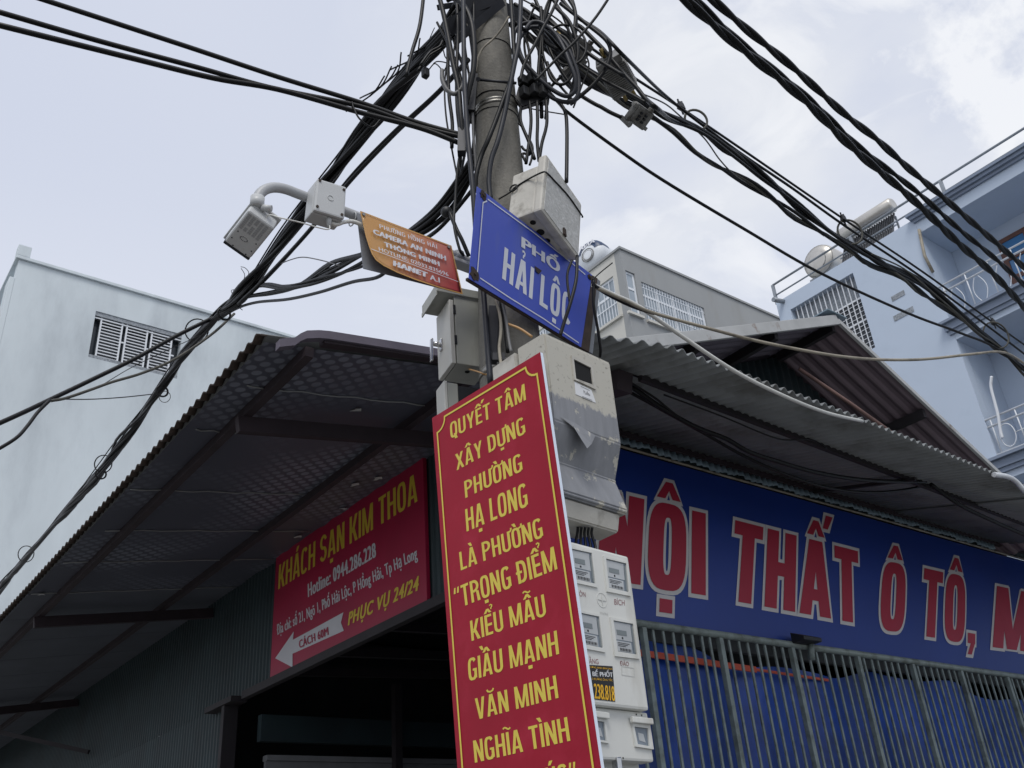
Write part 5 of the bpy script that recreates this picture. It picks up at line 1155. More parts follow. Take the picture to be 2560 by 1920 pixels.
# ------------------------------------------------------------------ cables
crng = random.Random(11)
def hp(x, y, h): return atH(h, x, y)
def cable(P, r, m='cable_black', label=None, group=None, name='cable', n_=7, sides=7, cat='cable'):
    Q = cr(P, n_); o = obj(name, tube(B(), Q, r, sides), m, base=tuple(P[0])); return tag(o, label, cat, group)
def bundle(P, k, spread, r, label, group, m='cable_black', n_=6, twist=.35, r_var=.35, tight=()):
    """k separate cables wandering around one line; tight = point indices where ties pull them together"""
    Q = cr(P, n_); fr_ = frames(Q); L_ = 0; acc = [0]
    for i in range(1, len(Q)): L_ += (Q[i]-Q[i-1]).length; acc.append(L_)
    for c in range(k):
        a0 = 2*math.pi*c/k+crng.uniform(-.4, .4); rad = spread*math.sqrt(crng.uniform(.08, 1)); w1, w2 = crng.uniform(.6, 1.6), crng.uniform(0, 6.3); tw = twist*crng.uniform(.5, 1.5)
        T = []
        for i, p in enumerate(Q):
            a = a0+tw*acc[i]*2*math.pi/1.0; t_ = min([1]+[.25+abs(i-j*n_)/n_*.75 for j in tight])
            rr = rad*t_*(.75+.35*math.sin(acc[i]*w1*2+w2))
            T.append(p+fr_[i][0]*rr*math.cos(a)+fr_[i][1]*rr*math.sin(a))
        rc_ = r*(1+crng.uniform(-r_var, r_var)); o = obj('cable', tube(B(), T, rc_, 6), m if isinstance(m, str) else m[c % len(m)], base=tuple(T[0])); tag(o, label, 'cable', group)
def ring_tie(p, ax_, r, label, rt=.006):
    o = obj('cable_tie', ring(B(), p, ax_, r, rt, 18), 'cable_black', base=tuple(p)); tag(o, label, 'cable tie')
LX = 2.22
def lx(*P): return [onX(LX+.02*i*0, x, y) for x, y in P]
start = [hp(1150, 30, 3.62)]
# main left-hand street bundle
L1 = start+lx((1018, 190), (920, 315), (810, 465), (702, 605), (602, 742), (540, 795), (463, 885), (382, 1000), (300, 1110), (231, 1206), (116, 1335), (-30, 1510))
bundle(L1, 11, .055, .0145, 'black cable in the thick main bundle running down left from the pole top', 'cables of the thick left bundle', tight=(6, 8, 11))
bundle(start+[p+V((.0, .0, .07)) for p in L1[1:]], 3, .035, .006, 'thin dark cable along the upper edge of the thick left bundle', 'thin cables over the left bundle', tight=(6,))
bundle([hp(1170, 150, 3.6)]+[onX(LX, *p) for p in ((1085, 240), (975, 340), (870, 450), (760, 590), (660, 700), (600, 760))], 2, .02, .011, 'black cable joining the thick left bundle from just under the top bracket', 'cables joining the left bundle high up')
# lower branch from behind the pole to the same bundle
bundle([hp(1200, 370, 3.75)]+[onX(LX+.03, *p) for p in ((1158, 440), (1090, 530), (1000, 600), (905, 650), (820, 682), (740, 712), (670, 722), (620, 735), (570, 770))], 6, .05, .012, 'black cable in the sagging branch behind the camera notice', 'cables of the sagging lower branch', twist=.5, tight=(9,))
cable([hp(1185, 470, 3.75)]+[onX(LX+.03, *p) for p in ((1110, 560), (1060, 600), (1000, 640), (950, 690), (880, 705), (800, 730), (720, 748), (640, 756), (590, 772), (545, 800))], .011, label='lowest separate black cable of the sagging branch behind the camera notice')
cable(lx((775, 628), (740, 640), (690, 655), (640, 690))[::1] if False else [onX(LX, *p) for p in ((690, 664), (725, 650), (757, 643), (800, 650), (850, 664))], .004, 'cable_grey', label='single thin grey wire arching between the two left cable bundles')
# two cables leaving the bundle across the left street
h0 = 7.0
def hl(P, ha, hb): return [hp(x, y, ha+(hb-ha)*i/(len(P)-1)) for i, (x, y) in enumerate(P)]
cable(hl([(545, 788), (440, 840), (340, 895), (221, 953), (127, 998), (60, 1030), (-20, 1066)], 6.9, 6.4), .017, label='thicker upper cable leaving the left bundle across the white building window')
cable(hl([(586, 784), (530, 835), (440, 896), (357, 932), (280, 955), (230, 973), (165, 995), (127, 1002)], 6.9, 6.42), .011, 'cable_dust', label='lower cable from the left bundle meeting the upper cable before the white wall')
cable(hl([(125, 1000), (95, 1030), (70, 1063), (40, 1095), (-20, 1132)], 6.4, 6.2), .012, label='short dark cable dropping off to the left edge below the thicker crossing cable')
cable(hl([(150, 998), (230, 998), (310, 993), (385, 985)], 6.5, 6.9), .004, label='thin straight wire stretched in front of the white building wall')
cable(hl([(520, 830), (430, 870), (330, 918), (250, 965), (200, 985)], 6.9, 6.5), .003, label='hair-thin wire between the two crossing cables by the slatted window')
for c, rr, lb in (((492, 826), .10, 'upper loose ring of cable on the left bundle beside the slatted window'), ((258, 1160), .09, 'middle loose ring of thin cable on the left bundle over the white wall'), ((65, 1385), .10, 'lowest loose ring of thin wire on the left bundle near the photo edge'), ((412, 992), .05, 'tiny loose wire ring under a tie on the left bundle')):
    p = onX(LX, *c); o = obj('cable_loop', ring(B(), p, (1, 1.2, .6), rr, .006 if rr > .06 else .003, 22), 'cable_black', base=tuple(p)); tag(o, lb, 'cable loop')
for c, lb in (((560, 785), 'black tie where the lower branch joins the thick left bundle'), ((405, 978), 'black tie on the left bundle level with the foil awning corner'), ((252, 1185), 'black tie on the left bundle over the plain white wall')):
    p = onX(LX, *c); ring_tie(p, (0, 1, .02), .052, lb, .009)
# wire ends sticking out of the bundle
for i, P in enumerate(([(600, 720), (612, 690), (603, 671)], [(606, 705), (622, 684), (613, 670), (602, 667)], [(590, 750), (578, 728), (586, 724)], [(596, 768), (606, 775)])):
    lb = ('taller of the loose wire ends sprouting above the bundle junction', 'hooked loose wire end sprouting above the bundle junction', 'bent stub of wire left of the bundle junction', 'short stub of wire below the bundle junction')[i]
    cable([onX(LX, *p) for p in P], .003, label=lb, n_=4, sides=5)
# service cables from the upper left
cable([hp(60, -16, 3.4), hp(105, -2, 3.4), hp(451, 111, 3.42), hp(697, 193, 3.46), hp(900, 256, 3.52), hp(1040, 305, 3.56), hp(1158, 338, 3.58)], .0125, label='topmost of the three long cables entering from the upper left')
cable([hp(-30, 22, 3.4), hp(246, 102, 3.42), hp(492, 168, 3.44), hp(676, 219, 3.48), hp(900, 266, 3.52), hp(1040, 314, 3.56), hp(1158, 344, 3.58)], .0125, label='middle of the three long cables entering from the upper left')
cable([hp(-30, 56, 3.4), hp(328, 145, 3.42), hp(533, 195, 3.44), hp(697, 224, 3.48), hp(900, 281, 3.52), hp(1050, 320, 3.56), hp(1150, 358, 3.58)], .0135, label='lowest of the three long cables entering from the upper left')
cable([hp(880, 255, 3.5), hp(885, 272, 3.5), hp(900, 298, 3.5), hp(930, 318, 3.52), hp(950, 300, 3.52)], .005, label='small dangling loop under the three upper left cables')
# right-hand street bundle
def ry(P, y0, y1): return [onY(y0+(y1-y0)*i/(len(P)-1), x, y) for i, (x, y) in enumerate(P)]
R0 = [hp(1300, 20, 3.7), hp(1400, 70, 3.75)]
cable(R0[:1]+ry([(1440, 95), (1560, 178), (1705, 272), (1850, 370), (2111, 549), (2300, 675), (2482, 806), (2600, 890)], 2.85, 3.4), .010, label='straight messenger wire on top of the right cable bundle')
bundle([hp(1310, 40, 3.7)]+ry([(1440, 160), (1560, 230), (1660, 287), (1750, 325), (1830, 385), (1906, 445), (2000, 515), (2090, 588), (2200, 655), (2300, 708), (2400, 785), (2514, 880), (2600, 960)], 2.84, 3.4), 5, .035, .0135, 'black cable in the thick right bundle running down from the amplifier', 'cables of the thick right bundle', twist=.6, tight=(4, 8, 12))
bundle([hp(1280, 60, 3.7)]+ry([(1400, 150), (1500, 215), (1600, 275), (1680, 335), (1750, 388), (1830, 432), (1947, 512), (2085, 602), (2180, 660), (2290, 722), (2400, 795), (2510, 885), (2600, 965)], 2.84, 3.42), 3, .03, .012, 'black cable in the lower strand of the right bundle', 'cables of the lower right strand', m=('cable_black', 'cable_black', 'cable_dust'), twist=.7, tight=(5, 8))
cable(ry([(1600, 232), (1660, 258), (1700, 290), (1760, 345), (1800, 400), (1840, 440), (1900, 478), (1960, 520), (2060, 590)], 2.9, 3.2), .0055, 'cable_grey', label='thin grey wire snaking under the messenger wire on the right')
cable(ry([(2180, 635), (2260, 672), (2330, 730), (2400, 790), (2450, 835), (2500, 868), (2600, 950)], 3.0, 3.4), .007, 'cable_dust', label='thin dusty wire slipping below the right bundle before the blue building')
# long service drop on the right
cable([hp(1360, 215, 3.66), hp(1398, 258, 3.7), hp(1425, 285, 3.74), hp(1540, 370, 3.9), hp(1660, 452, 4.15), hp(1860, 572, 4.7), hp(2050, 682, 5.4), hp(2270, 783, 6.3), hp(2400, 832, 6.9), hp(2494, 873, 7.4), hp(2600, 960, 8)], .0095, label='single long cable dropping right below the main bundle toward the blue building')
cable([hp(1398, 255, 3.7), hp(1413, 280, 3.66), hp(1417, 320, 3.62), hp(1417, 390, 3.58), hp(1416, 455, 3.55)], .010, label='cable hanging straight down behind the cream distribution box')
cable([hp(1310, 268, 3.66), hp(1350, 276, 3.68), hp(1410, 286, 3.7)], .0035, label='thin level wire from the black clamp block to the long drop cable')
# two heavy twisted lines across the upper right
def twisted(P, k, R, r, pitch, label, group, z=5.6):
    Q = cr([onZ(z, *p) for p in P], 14); fr_ = frames(Q); acc = 0; A_ = [0]
    for i in range(1, len(Q)): acc += (Q[i]-Q[i-1]).length; A_.append(acc)
    for c in range(k):
        T = []
        for i, p in enumerate(Q):
            a = 2*math.pi*(c/k+A_[i]/pitch); T.append(p+(fr_[i][0]*math.cos(a)+fr_[i][1]*math.sin(a))*R)
        tag(obj('power_line', tube(B(), T, r, 7), 'cable_black', base=tuple(T[0])), label, 'power line', group)
twisted([(1680, -30), (1713, 0), (1836, 107), (2008, 248), (2131, 370), (2275, 493), (2398, 610), (2480, 682), (2560, 768), (2640, 850)], 2, .0105, .0175, .62, 'core of the heavy twisted power line, left one across the upper right sky', 'left twisted power line')
twisted([(1740, -40), (1783, 0), (1865, 72), (1988, 174), (2111, 285), (2193, 350), (2275, 424), (2377, 510), (2560, 668), (2640, 740)], 2, .009, .015, .6, 'core of the slimmer twisted power line, right one across the upper right sky', 'right twisted power line')
twisted([(1705, -30), (1740, 0), (1850, 105), (2020, 245), (2145, 365), (2290, 478), (2400, 575), (2480, 640), (2560, 712), (2640, 790)], 2, .008, .013, .66, 'core of the middle twisted line that splits from the left power line', 'middle twisted power line', z=5.68)
# clips and rings on the right messenger wire
for c, e, lb in (((1702, 265), (1740, 300), 'first suspension clip with hanging ring on the right messenger wire, nearest the amplifier'), ((2108, 546), (2125, 580), 'second suspension clip with ring on the right messenger wire, before the solar heater'), ((2483, 805), (2490, 838), 'third suspension clip with ring on the right messenger wire, before the blue balcony')):
    i = (1702, 2108, 2483).index(c[0]); yy = (2.98, 3.15, 3.32)[i]; p = onY(yy, *c); pr = onY(yy, *e)
    t = thing('suspension_clip', lb, 'cable clip', tuple(p))
    bm = B(); hexa(bm, [p+V(k) for k in ((-.03, -.02, -.03), (.03, -.02, -.03), (.03, .02, -.03), (-.03, .02, -.03), (-.02, -.015, .03), (.02, -.015, .03), (.02, .015, .03), (-.02, .015, .03))], .006)
    for s in (-.018, .018): bar(bm, p+V((s, 0, .02)), p+V((s*1.1, 0, .055)), .01, .01, (0, 1, 0))
    bar(bm, p+V((0, 0, -.02)), p+V((.01, 0, -.075)), .012, .012, (0, 1, 0)); obj('clamp', bm, 'black_plastic', t)
    obj('ring', ring(B(), pr, (.5, 1, .2), .085+.03*i, .009, 24), 'cable_dust', t)
# white conduit and cream cable from the sign edge
def arc(P, ha, hb, pw=1.0): return [hp(x, y, 1/((1-i/(len(P)-1))**pw/ha+(1-(1-i/(len(P)-1))**pw)/hb)) for i, (x, y) in enumerate(P)]
cable(arc([(1483, 713), (1530, 735), (1598, 767), (1701, 838), (1837, 928), (1960, 990), (2067, 1032), (2156, 1053)], 3.62, 6.42), .0115, 'conduit_white', label='white conduit sagging from the street sign to the right awning edge', name='conduit', cat='conduit', sides=10)
cable(arc([(1483, 716), (1560, 750), (1633, 782), (1783, 824), (1891, 852), (2014, 877), (2110, 892), (2201, 899), (2311, 898), (2433, 885), (2500, 880), (2540, 895), (2600, 940)], 3.62, 7.6), .0085, 'cable_cream', label='cream cable bowing from the street sign across the gable to the right bundle', sides=10)
cable(arc([(1483, 712), (1520, 736), (1580, 765), (1635, 783)], 3.60, 4.05), .010, label='black taped tail wrapped along the start of the cream cable')
cable([hp(1484, 700, 3.6), hp(1484, 760, 3.62), hp(1494, 820, 3.66), hp(1501, 870, 3.7), hp(1500, 892, 3.74)], .007, label='black cable hanging along the right edge of the street sign')
cable([hp(1481, 700, 3.58), hp(1500, 682, 3.6), hp(1531, 657, 3.62)], .003, label='stiff straight wire end poking up right of the street sign')
cable([hp(1443, 640, 3.4), hp(1440, 700, 3.36), hp(1425, 760, 3.34), hp(1412, 800, 3.34), hp(1400, 840, 3.34)], .008, label='black cable crossing the face of the blue street sign from the cream box')
cable([hp(1430, 650, 3.44), hp(1418, 690, 3.43), hp(1425, 760, 3.42)], .006, label='second black cable hanging behind the last letter of the street sign')
# cables sagging under the right awning
def ra(y, *P): return [onY(y, *p) for p in P]
cable(ra(3.7, *zg((-200, 950), (0, 1090), (200, 1200), (380, 1270), (520, 1350), (700, 1410), (950, 1480), (1250, 1525), (1600, 1535), (1720, 1530))), .017, label='upper heavy cable sagging under the right awning purlin')
cable(ra(3.8, *zg((-200, 990), (0, 1100), (250, 1240), (500, 1380), (750, 1490), (1000, 1570), (1250, 1600), (1500, 1580), (1740, 1520))), .012, label='lower heavy cable sagging beneath the right awning and above the sign')
cable(ra(3.6, *zg((1640, 1550), (1760, 1640), (1900, 1720), (2300, 1900))), .018, label='thick cable continuing to the right edge under the awning')
cable(ra(3.55, *zf((540, 1310), (640, 1350), (720, 1390), (770, 1370), (760, 1310))), .006, label='thin looped wire on the maroon rafter stub of the right awning')
cable(ra(3.6, *zf((430, 1300), (560, 1400), (750, 1520), (900, 1640), (1000, 1720))), .008, label='thin cable running down under the right awning from the rafter stub')
cable(ra(3.5, *zg((0, 1000), (350, 1130), (700, 1270), (900, 1275), (1000, 1330))), .006, label='thin wire lying across the ribs of the right awning underside')

# cables down the pole
def pc_(*P): return [hp(*p) for p in P]
cable(pc_((1158, -30, 3.44), (1159, 60, 3.44), (1160, 150, 3.44), (1164, 260, 3.44), (1170, 350, 3.44), (1180, 450, 3.43), (1187, 540, 3.44), (1194, 640, 3.47), (1207, 715, 3.46), (1216, 830, 3.45), (1226, 960, 3.43)), .0125, label='long grey black cable running the full height down the left of the pole', sides=8, m='steel_dark')
cable(pc_((1095, -20, 3.5), (1110, 40, 3.5), (1122, 100, 3.5), (1133, 160, 3.5), (1146, 220, 3.5), (1152, 290, 3.5), (1160, 360, 3.52)), .014, label='thick black cable slanting down left of the pole from the top bracket')
cable(pc_((1118, 0, 3.5), (1135, -4, 3.48), (1160, 15, 3.46), (1178, 55, 3.45), (1185, 110, 3.45), (1184, 170, 3.46), (1172, 225, 3.48), (1165, 260, 3.5)), .015, label='thick black conduit hooking over and down beside the pole top', sides=9)
cable(pc_((1105, 175, 3.5), (1106, 200, 3.5), (1118, 225, 3.5), (1136, 235, 3.5), (1152, 222, 3.5), (1160, 205, 3.52)), .012, 'cable_grey', label='grey U-shaped cable loop left of the pole below the bracket')
cable(pc_((1275, -30, 3.5), (1280, 40, 3.5), (1284, 110, 3.5), (1286, 150, 3.5), (1280, 190, 3.5), (1262, 240, 3.5), (1240, 300, 3.5), (1220, 350, 3.5), (1203, 390, 3.52), (1190, 440, 3.52), (1188, 480, 3.53)), .012, label='black cable crossing the pole face from upper right to lower left')
cable(pc_((1303, -30, 3.48), (1300, 50, 3.48), (1296, 110, 3.48), (1285, 165, 3.48), (1272, 230, 3.49), (1260, 290, 3.5), (1245, 350, 3.5), (1228, 400, 3.51), (1222, 450, 3.52), (1226, 500, 3.52)), .013, 'steel_dark', label='second grey black cable lying down the middle of the pole face')
cable(pc_((1272, 42, 3.52), (1255, 70, 3.52), (1235, 95, 3.52), (1208, 120, 3.52), (1195, 145, 3.53), (1189, 180, 3.54)), .006, 'cable_cream', label='dusty cream wire curving over the upper pole face')
cable(pc_((1181, 250, 3.56), (1183, 330, 3.56), (1188, 400, 3.56), (1192, 460, 3.56)), .007, 'cable_grey', label='thin grey cable hugging the left edge of the pole')
cable(pc_((1150, 380, 3.52), (1142, 440, 3.52), (1138, 500, 3.52), (1135, 560, 3.5), (1148, 620, 3.5), (1160, 640, 3.52)), .007, label='slim black cable hanging left of the pole toward the camera arm')
cable(pc_((1124, 530, 3.54), (1140, 570, 3.52), (1155, 600, 3.52), (1172, 640, 3.54)), .010, label='black lead falling from the round anchor toward the street sign corner')
bm = B(); p = hp(1116, 530, 3.56); bmesh.ops.create_uvsphere(bm, u_segments=14, v_segments=10, radius=.028, matrix=Matrix.Translation(p)); tag(obj('cable_anchor_ball', bm, 'black_plastic', base=tuple(p), smooth=True), 'round black cable grip on the sagging branch beside the pole', 'cable grip')
# big coax coils to the right of the pole
def loop(P, h, r, lb, m='cable_black'): return cable([hp(*zs(p), h+.02*math.sin(i)) for i, p in enumerate(P)], r, m, label=lb, name='cable_coil', cat='cable coil', sides=8)
loop([(1500, 420), (1600, 310), (1740, 320), (1900, 440), (2030, 640), (2120, 860), (2200, 1080), (2190, 1260), (2080, 1330), (1900, 1250), (1700, 1080), (1500, 860), (1420, 660), (1440, 520), (1560, 390), (1700, 370)], 3.58, .0115, 'inner big coax coil hanging right of the pole', 'steel_dark')
loop([(1350, 560), (1370, 430), (1480, 330), (1650, 320), (1850, 400), (2060, 600), (2180, 850), (2250, 1100), (2230, 1330), (2100, 1410), (1900, 1360), (1720, 1200), (1550, 980), (1430, 760), (1380, 620)], 3.62, .0115, 'outer big coax coil hanging right of the pole', 'steel_dark')
for i, (P, r, lb) in enumerate((([(1560, 480), (1660, 620), (1740, 820), (1780, 1000), (1800, 1180), (1810, 1380), (1790, 1640)], .008, 'slim vertical cable through the coils'), ([(1480, 460), (1540, 600), (1570, 760), (1580, 960), (1590, 1200)], .008, 'slim cable left of centre inside the coils'), ([(1800, 560), (1880, 760), (1970, 920), (2080, 1090), (2200, 1240)], .011, 'heavier cable slanting through the coils to the tap box'), ([(1460, 230), (1560, 330), (1690, 440), (1800, 590), (1960, 690)], .012, 'cable splaying right from the pole top steelwork'), ([(1600, 60), (1720, 150), (1860, 280), (1980, 400), (2140, 560)], .012, 'cable running beside the brass sleeve near the pole top'), ([(1360, 60), (1520, 150), (1660, 260), (1830, 400), (2000, 600), (2120, 740)], .013, 'lower cable of the fan from the pole top'), ([(2110, -20), (2190, 120), (2205, 260), (2180, 440)], .011, 'cable dropping from the frame top into the tap box'))):
    cable([hp(*zs(p), 3.66+.03*(i % 3)) for p in P], r, label=lb+', right of the pole')
cable([hp(*zs(p), 3.5) for p in ((1980, -60), (1870, 180), (1760, 380), (1640, 620), (1540, 800), (1480, 940), (1440, 1120))], .009, label='straight cable slanting from the upper right down to the black clamp block')
cable([hp(*zs(p), 3.45) for p in ((2800, -240), (2500, 220), (2212, 560), (2000, 760), (1840, 920), (1660, 1110))], .0075, label='thin straight wire crossing in front of the tap box from the upper right')
for i, (P, lb) in enumerate((([(1450, 1480), (1440, 1600), (1460, 1720), (1560, 1960), (1640, 2200)], 'leftmost'), ([(1570, 1400), (1590, 1650), (1570, 1900), (1520, 2260)], 'second'), ([(1675, 1400), (1680, 1700), (1675, 1950), (1700, 2220)], 'third'), ([(1800, 1380), (1810, 1650), (1790, 1800), (1740, 1980), (1700, 2230)], 'rightmost'))):
    cable([hp(*zs(p), 3.6) for p in P], .009, label=lb+' of the four cables dropping from the clamp block into the cream box')
cable([hp(*zt(p), 3.6) for p in ((1420, 320), (1480, 390), (1540, 500), (1610, 640), (1600, 800), (1570, 900))], .006, label='wavy thin cable beside the four drops above the cream box')
cable([hp(*zt(p), 3.62) for p in ((1460, 640), (1500, 690), (1580, 720), (1560, 760), (1500, 740), (1470, 760), (1520, 860))], .007, label='small knotted cable right of the pole above the cream box')
# tangled thin wires left of the pole top
for i, (P, lb) in enumerate((([(370, 560), (330, 640), (220, 700), (160, 760), (60, 900)], 'first'), ([(400, 640), (300, 700), (200, 760), (120, 860), (20, 980)], 'second'), ([(380, 700), (400, 780), (440, 860), (380, 1000), (370, 1060)], 'third'), ([(240, 880), (300, 850), (420, 870), (480, 920)], 'fourth'), ([(180, 960), (260, 880), (350, 960), (370, 1060)], 'fifth'))):
    cable([hp(*zs(p), 3.55+.02*i) for p in P], .0035 if i > 1 else .007, label=lb+' stray wire of the tangle left of the pole top, counting downward', n_=5, sides=5)
p = hp(*zs((130, 1010)), 3.6); bm = B(); hexa(bm, [p+V(k)*1.0 for k in ((-.018, -.018, -.03), (.018, -.018, -.03), (.018, .018, -.03), (-.018, .018, -.03), (-.018, -.018, .03), (.018, -.018, .03), (.018, .018, .03), (-.018, .018, .03))], .008); tag(obj('cable_splice', bm, 'black_plastic', base=tuple(p)), 'small black splice cap under the left bundle near the pole', 'splice cap')
# extra cables fanning over the top edge
for i, (P, lb) in enumerate((([(1062, -40), (1050, 60), (1030, 130), (1015, 190)], 'steep cable leaving the frame top left of the pole'), ([(1130, -10), (1170, 60), (1190, 200)], 'short black cable behind the hooked conduit at the pole top'), ([(1330, -20), (1360, 40), (1420, 90), (1480, 140), (1560, 190)], 'cable from the top edge joining the right bundle'), ([(1420, -30), (1436, 20), (1440, 60), (1437, 95)], 'short vertical cable ending at the grey tap box'))):
    cable(pc_(*[(x, y, 3.62+.03*i) for x, y in P]), .011, label=lb)
cable([hp(x, y, 3.74) for x, y in ((1390, -20), (1440, 40), (1500, 80), (1560, 140))]+ry([(1660, 236), (1740, 300), (1850, 382), (1980, 470), (2120, 570), (2300, 690), (2482, 825), (2600, 915)], 2.88, 3.4), .011, label='outer cable from the top edge curving over the amplifier')
# the denser tangle round the pole top
trng = random.Random(23)
for i in range(8):
    xa, ya = trng.uniform(1270, 1400), trng.uniform(-40, 20); xb, yb = trng.uniform(1300, 1440), trng.uniform(180, 330); bow = trng.uniform(-60, 110)
    cable([hp(xa+(xb-xa)*t_+bow*math.sin(t_*math.pi)+trng.uniform(-8, 8), ya+(yb-ya)*t_, 3.6+.012*i+.05*t_) for t_ in (0, .2, .4, .6, .8, 1)], trng.choice((.005, .007, .009, .011)), label='black cable of the tangle hanging right of the pole top', group='tangle right of the pole top')
for i in range(10):
    xa, ya = trng.uniform(1095, 1190), trng.uniform(-40, 60); xb, yb = trng.uniform(1130, 1185), trng.uniform(240, 470); bow = trng.uniform(-40, 25)
    cable([hp(xa+(xb-xa)*t_+bow*math.sin(t_*math.pi)+trng.uniform(-5, 5), ya+(yb-ya)*t_, 3.56+.012*i) for t_ in (0, .2, .4, .6, .8, 1)], trng.choice((.005, .007, .009, .010)), label='black cable of the tangle hanging left of the pole top', group='tangle left of the pole top')
for i in range(2):
    c = (trng.uniform(1330, 1420), trng.uniform(90, 200)); rx, ry_ = trng.uniform(30, 75), trng.uniform(35, 85); a0 = trng.uniform(0, 6.3); sp_n = trng.uniform(3.5, 6.0)
    cable([hp(c[0]+rx*math.cos(a0+sp_n*k/9)+k*2, c[1]+ry_*math.sin(a0+sp_n*k/9), 3.62+.02*i) for k in range(10)], trng.choice((.005, .007, .009)), label='slack curl of black cable in the coils right of the pole top', group='slack curls right of the pole top', n_=5)
for i in range(8):
    t_ = i/7; x0_, y0_ = 1100-150*t_, 60+130*t_
    cable([hp(x0_+trng.uniform(-12, 12), y0_+trng.uniform(-10, 10), 3.8+.25*t_), hp(x0_-20, y0_+45, 3.85+.3*t_), hp(x0_-70+trng.uniform(-15, 15), y0_+80+trng.uniform(-12, 20), 3.95+.4*t_)], trng.choice((.003, .005)), label='short stray wire sticking out along the thick left bundle near the pole', group='stray wires on the left bundle', n_=5, sides=5)
p = hp(1345, 228, 3.66); t = thing('splice_box', 'dark splice box behind the clamp block right of the pole', 'splice box', tuple(p))
bm = B(); hexa(bm, [p+RIGHT*a+UP*b_+FWD*c for c in (.0, .07) for a, b_ in ((-.075, -.055), (.06, -.06), (.07, .05), (-.06, .06))], .008); obj('case', bm, 'black_plastic', t)
bm = B(); hexa(bm, [p+RIGHT*a+UP*b_+FWD*c for c in (-.01, .0) for a, b_ in ((-.06, -.042), (.045, -.046), (.055, .038), (-.046, .046))], .004); obj('lid', bm, 'steel_dark', t)

# conduits between street sign and meter boxes
cable(pc_((1240, 750, 3.44), (1250, 790, 3.44), (1252, 830, 3.43), (1248, 870, 3.42), (1254, 920, 3.4), (1262, 960, 3.36)), .007, 'cable_cream', label='left grey wire in front of the pole between street sign and banner')
cable(pc_((1256, 755, 3.45), (1265, 800, 3.44), (1272, 850, 3.42), (1278, 880, 3.4)), .007, 'cable_grey', label='right grey wire in front of the pole between street sign and meter box')
cable(pc_((1252, 752, 3.455), (1262, 810, 3.455), (1270, 880, 3.44)), .010, label='black cable between the two grey wires above the banner')
cable(pc_((1270, 810, 3.44), (1300, 822, 3.43), (1330, 842, 3.42)), .006, 'cable_tan', label='tan wire crossing the pole under the street sign')
bm = B(); bar(bm, hp(1236, 770, 3.5), hp(1228, 905, 3.5), .05, .05, FWD, .004); bar(bm, hp(1232, 893, 3.44), hp(1262, 893, 3.44), .02, .035, Zv); tag(obj('steel_bracket', bm, 'steel_dark', base=tuple(hp(1230, 905, 3.5))), 'dark steel bracket joining the hooded grey cabinet to the pole', 'bracket')
bm = B()
for k in range(5): tube(bm, cr(pc_((1445+9*k, 1318, 3.36), (1443+9*k, 1335, 3.37), (1440+12*k, 1352+3*k, 3.37), (1440+12*k, 1372+3*k, 3.36)), 4), .006, 6)
tag(obj('meter_leads', bm, 'cable_black', base=tuple(hp(1450, 1340, 3.36))), 'black leads between the battered meter box and the four-meter cabinet', 'cable')

# ------------------------------------------------------------------ amplifier and taps hung in the right bundle
AMp = 3.88
aq = para(zu((905, 560), (1385, 965), (1065, 1085), (785, 700)), AMp) if False else None
ad = (onY(3.0, 2000, 520)-onY(2.85, 1500, 150)).normalized()              # along the cable
an = (EYE-hp(*zu((1085, 700)), AMp)); an = (an-ad*an.dot(ad)).normalized(); as_ = ad.cross(an)
if as_.dot(RIGHT) < 0: as_ = -as_
C0 = hp(*zu((1150, 440)), AMp-.12)
aL = cv3(.53, -.73, .43); aT = cv3(.05, .55, .83); aT = (aT-aL*aT.dot(aL)).normalized(); aW = aL.cross(aT).normalized()
if aW.dot(RIGHT) > 0: aW = -aW
AM = thing('cable_amplifier', 'finned grey cable amplifier hanging in the right bundle near the pole', 'amplifier', tuple(C0))
def abx(l0, l1, w0_, w1_, t0, t1): return [C0+aL*l+aW*w+aT*t_ for t_ in (t0, t1) for l, w in ((l0, w0_), (l1, w0_), (l1, w1_), (l0, w1_))]
bm = B(); hexa(bm, abx(.0, .196, .0, .136, .0, .142), .006); obj('housing', bm, 'cast_grey', AM)
bm = B()
for k in range(14): l = .034+k*.0118; hexa(bm, abx(l, l+.0045, -.012, .145, -.012, .140), .001)
obj('fins', bm, 'cast_grey', AM)
bm = B(); hexa(bm, abx(-.012, .028, -.008, .142, -.008, .150), .006); hexa(bm, abx(.194, .205, -.006, .142, -.006, .1), .004); hexa(bm, abx(-.02, .0, .06, .13, .02, .1), .006); obj('end_cap', bm, 'cast_grey', AM)
bm = B()
for w in (.03, .085): obj('connector', tube(B(), [C0+aL*.19+aW*w+aT*.03, C0+aL*.245+aW*w+aT*.03], .011, 8), 'brass', AM)
tube(bm, [C0-aL*.01+aW*.075+aT*.05, C0-aL*.075+aW*.075+aT*.05], .012, 8)
obj('connector', bm, 'brass', AM)
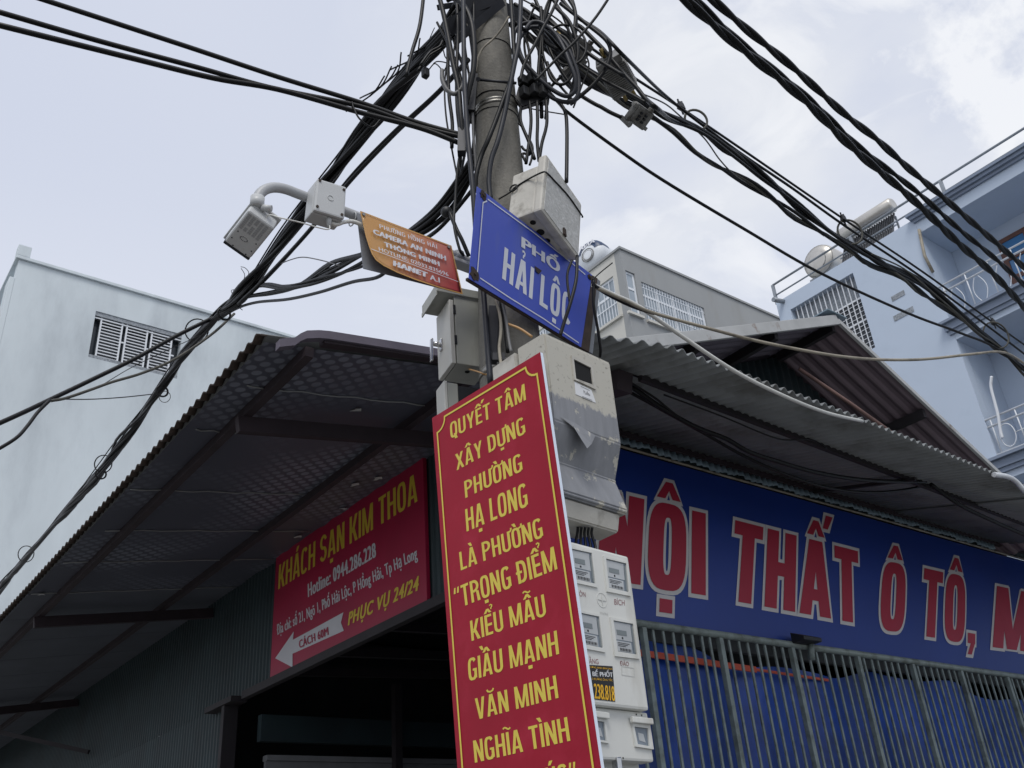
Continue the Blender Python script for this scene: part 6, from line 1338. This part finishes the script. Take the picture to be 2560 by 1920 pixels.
def tap(c, h, lb, sz=1.0, knobs=True):
    t0 = hp(*zu(c), h); t = thing('cable_tap', lb, 'cable tap', tuple(t0))
    def bx_(l0, l1, w0_, w1_, k0, k1): return [t0+ad*l*sz+as_*w*sz+an*k for k in (k0, k1) for l, w in ((l0, w0_), (l1, w0_), (l1, w1_), (l0, w1_))]
    bm = B(); hexa(bm, bx_(-.055, .055, -.045, .045, -.035, .01), .008); obj('body', bm, 'cast_grey', t)
    bm = B(); hexa(bm, bx_(-.045, .045, -.036, .036, .010, .018), .003)
    for l, w in ((-.06, .03), (.058, -.03), (.03, .05), (-.03, -.05)): hexa(bm, bx_(l-.009, l+.009, w-.009, w+.009, -.02, .012), .003)
    obj('face_plate', bm, 'cast_grey', t)
    if knobs:
        bm = B()
        for l in (-.02, .015):
            for w in (-.02, .0, .02): disc(bm, t0+ad*l+as_*w+an*.018, an, .0075, 8, .012)
        obj('port', bm, 'steel_dark', t)
    return t0
tap((600, 350), 3.78, 'grey tap box left of the finned amplifier by the coils', 1.25, False)
tap((1440, 1280), 3.95, 'grey tap with round ports below the finned amplifier', 1.2)
bm = B(); a = hp(*zu((1170, 1285)), 3.95); b_ = hp(*zu((1300, 1390)), 3.95); tube(bm, [a, a.lerp(b_, .6), b_], [.014, .017, .02], 8); tag(obj('cable_connector', bm, 'cast_grey', base=tuple(a)), 'grey coax connector beside the ported tap below the amplifier', 'connector')
bm = B(); a = hp(*zu((380, 680)), 3.75); b_ = hp(*zu((510, 570)), 3.75); bar(bm, a, b_, .035, .03, an, .004); tag(obj('cable_connector', bm, 'cast_grey', base=tuple(a)), 'short grey connector below the left tap box among the coils', 'connector')
bm = B(); a = hp(*zu((300, 100)), 3.74); b_ = hp(*zu((410, 300)), 3.76); tube(bm, [a, b_], .016, 10); tag(obj('cable_sleeve', bm, 'brass', base=tuple(a)), 'pale brass sleeve on a cable left of the grey tap box', 'cable sleeve')
cable([hp(*zu(p), 3.85) for p in ((-100, 1050), (160, 900), (300, 770), (400, 690))], .009, label='stub of cable into the short grey connector among the coils')
cable([hp(*zu(p), 3.9) for p in ((330, 720), (480, 880), (620, 990), (800, 1100), (900, 1150), (1020, 1220), (1170, 1290))], .0115, label='coax cable from the coils down to the connector below the amplifier')
cable([hp(*zu(p), 3.76) for p in ((540, 0), (640, 60), (800, 220), (930, 350), (1080, 530), (1250, 730), (1400, 890), (1520, 1040), (1690, 1180))]+ry([(1680, 300), (1760, 335), (1830, 388), (1906, 447), (2000, 517), (2090, 590), (2200, 658), (2300, 712), (2400, 788), (2514, 884), (2600, 965)], 2.9, 3.4), .0125, label='black cable passing in front of the finned amplifier body')
cable([hp(*zu(p), 3.76) for p in ((440, 440), (600, 560), (780, 680), (960, 790), (1130, 880), (1330, 985), (1520, 1090))], .010, label='second black cable crossing low over the finned amplifier')
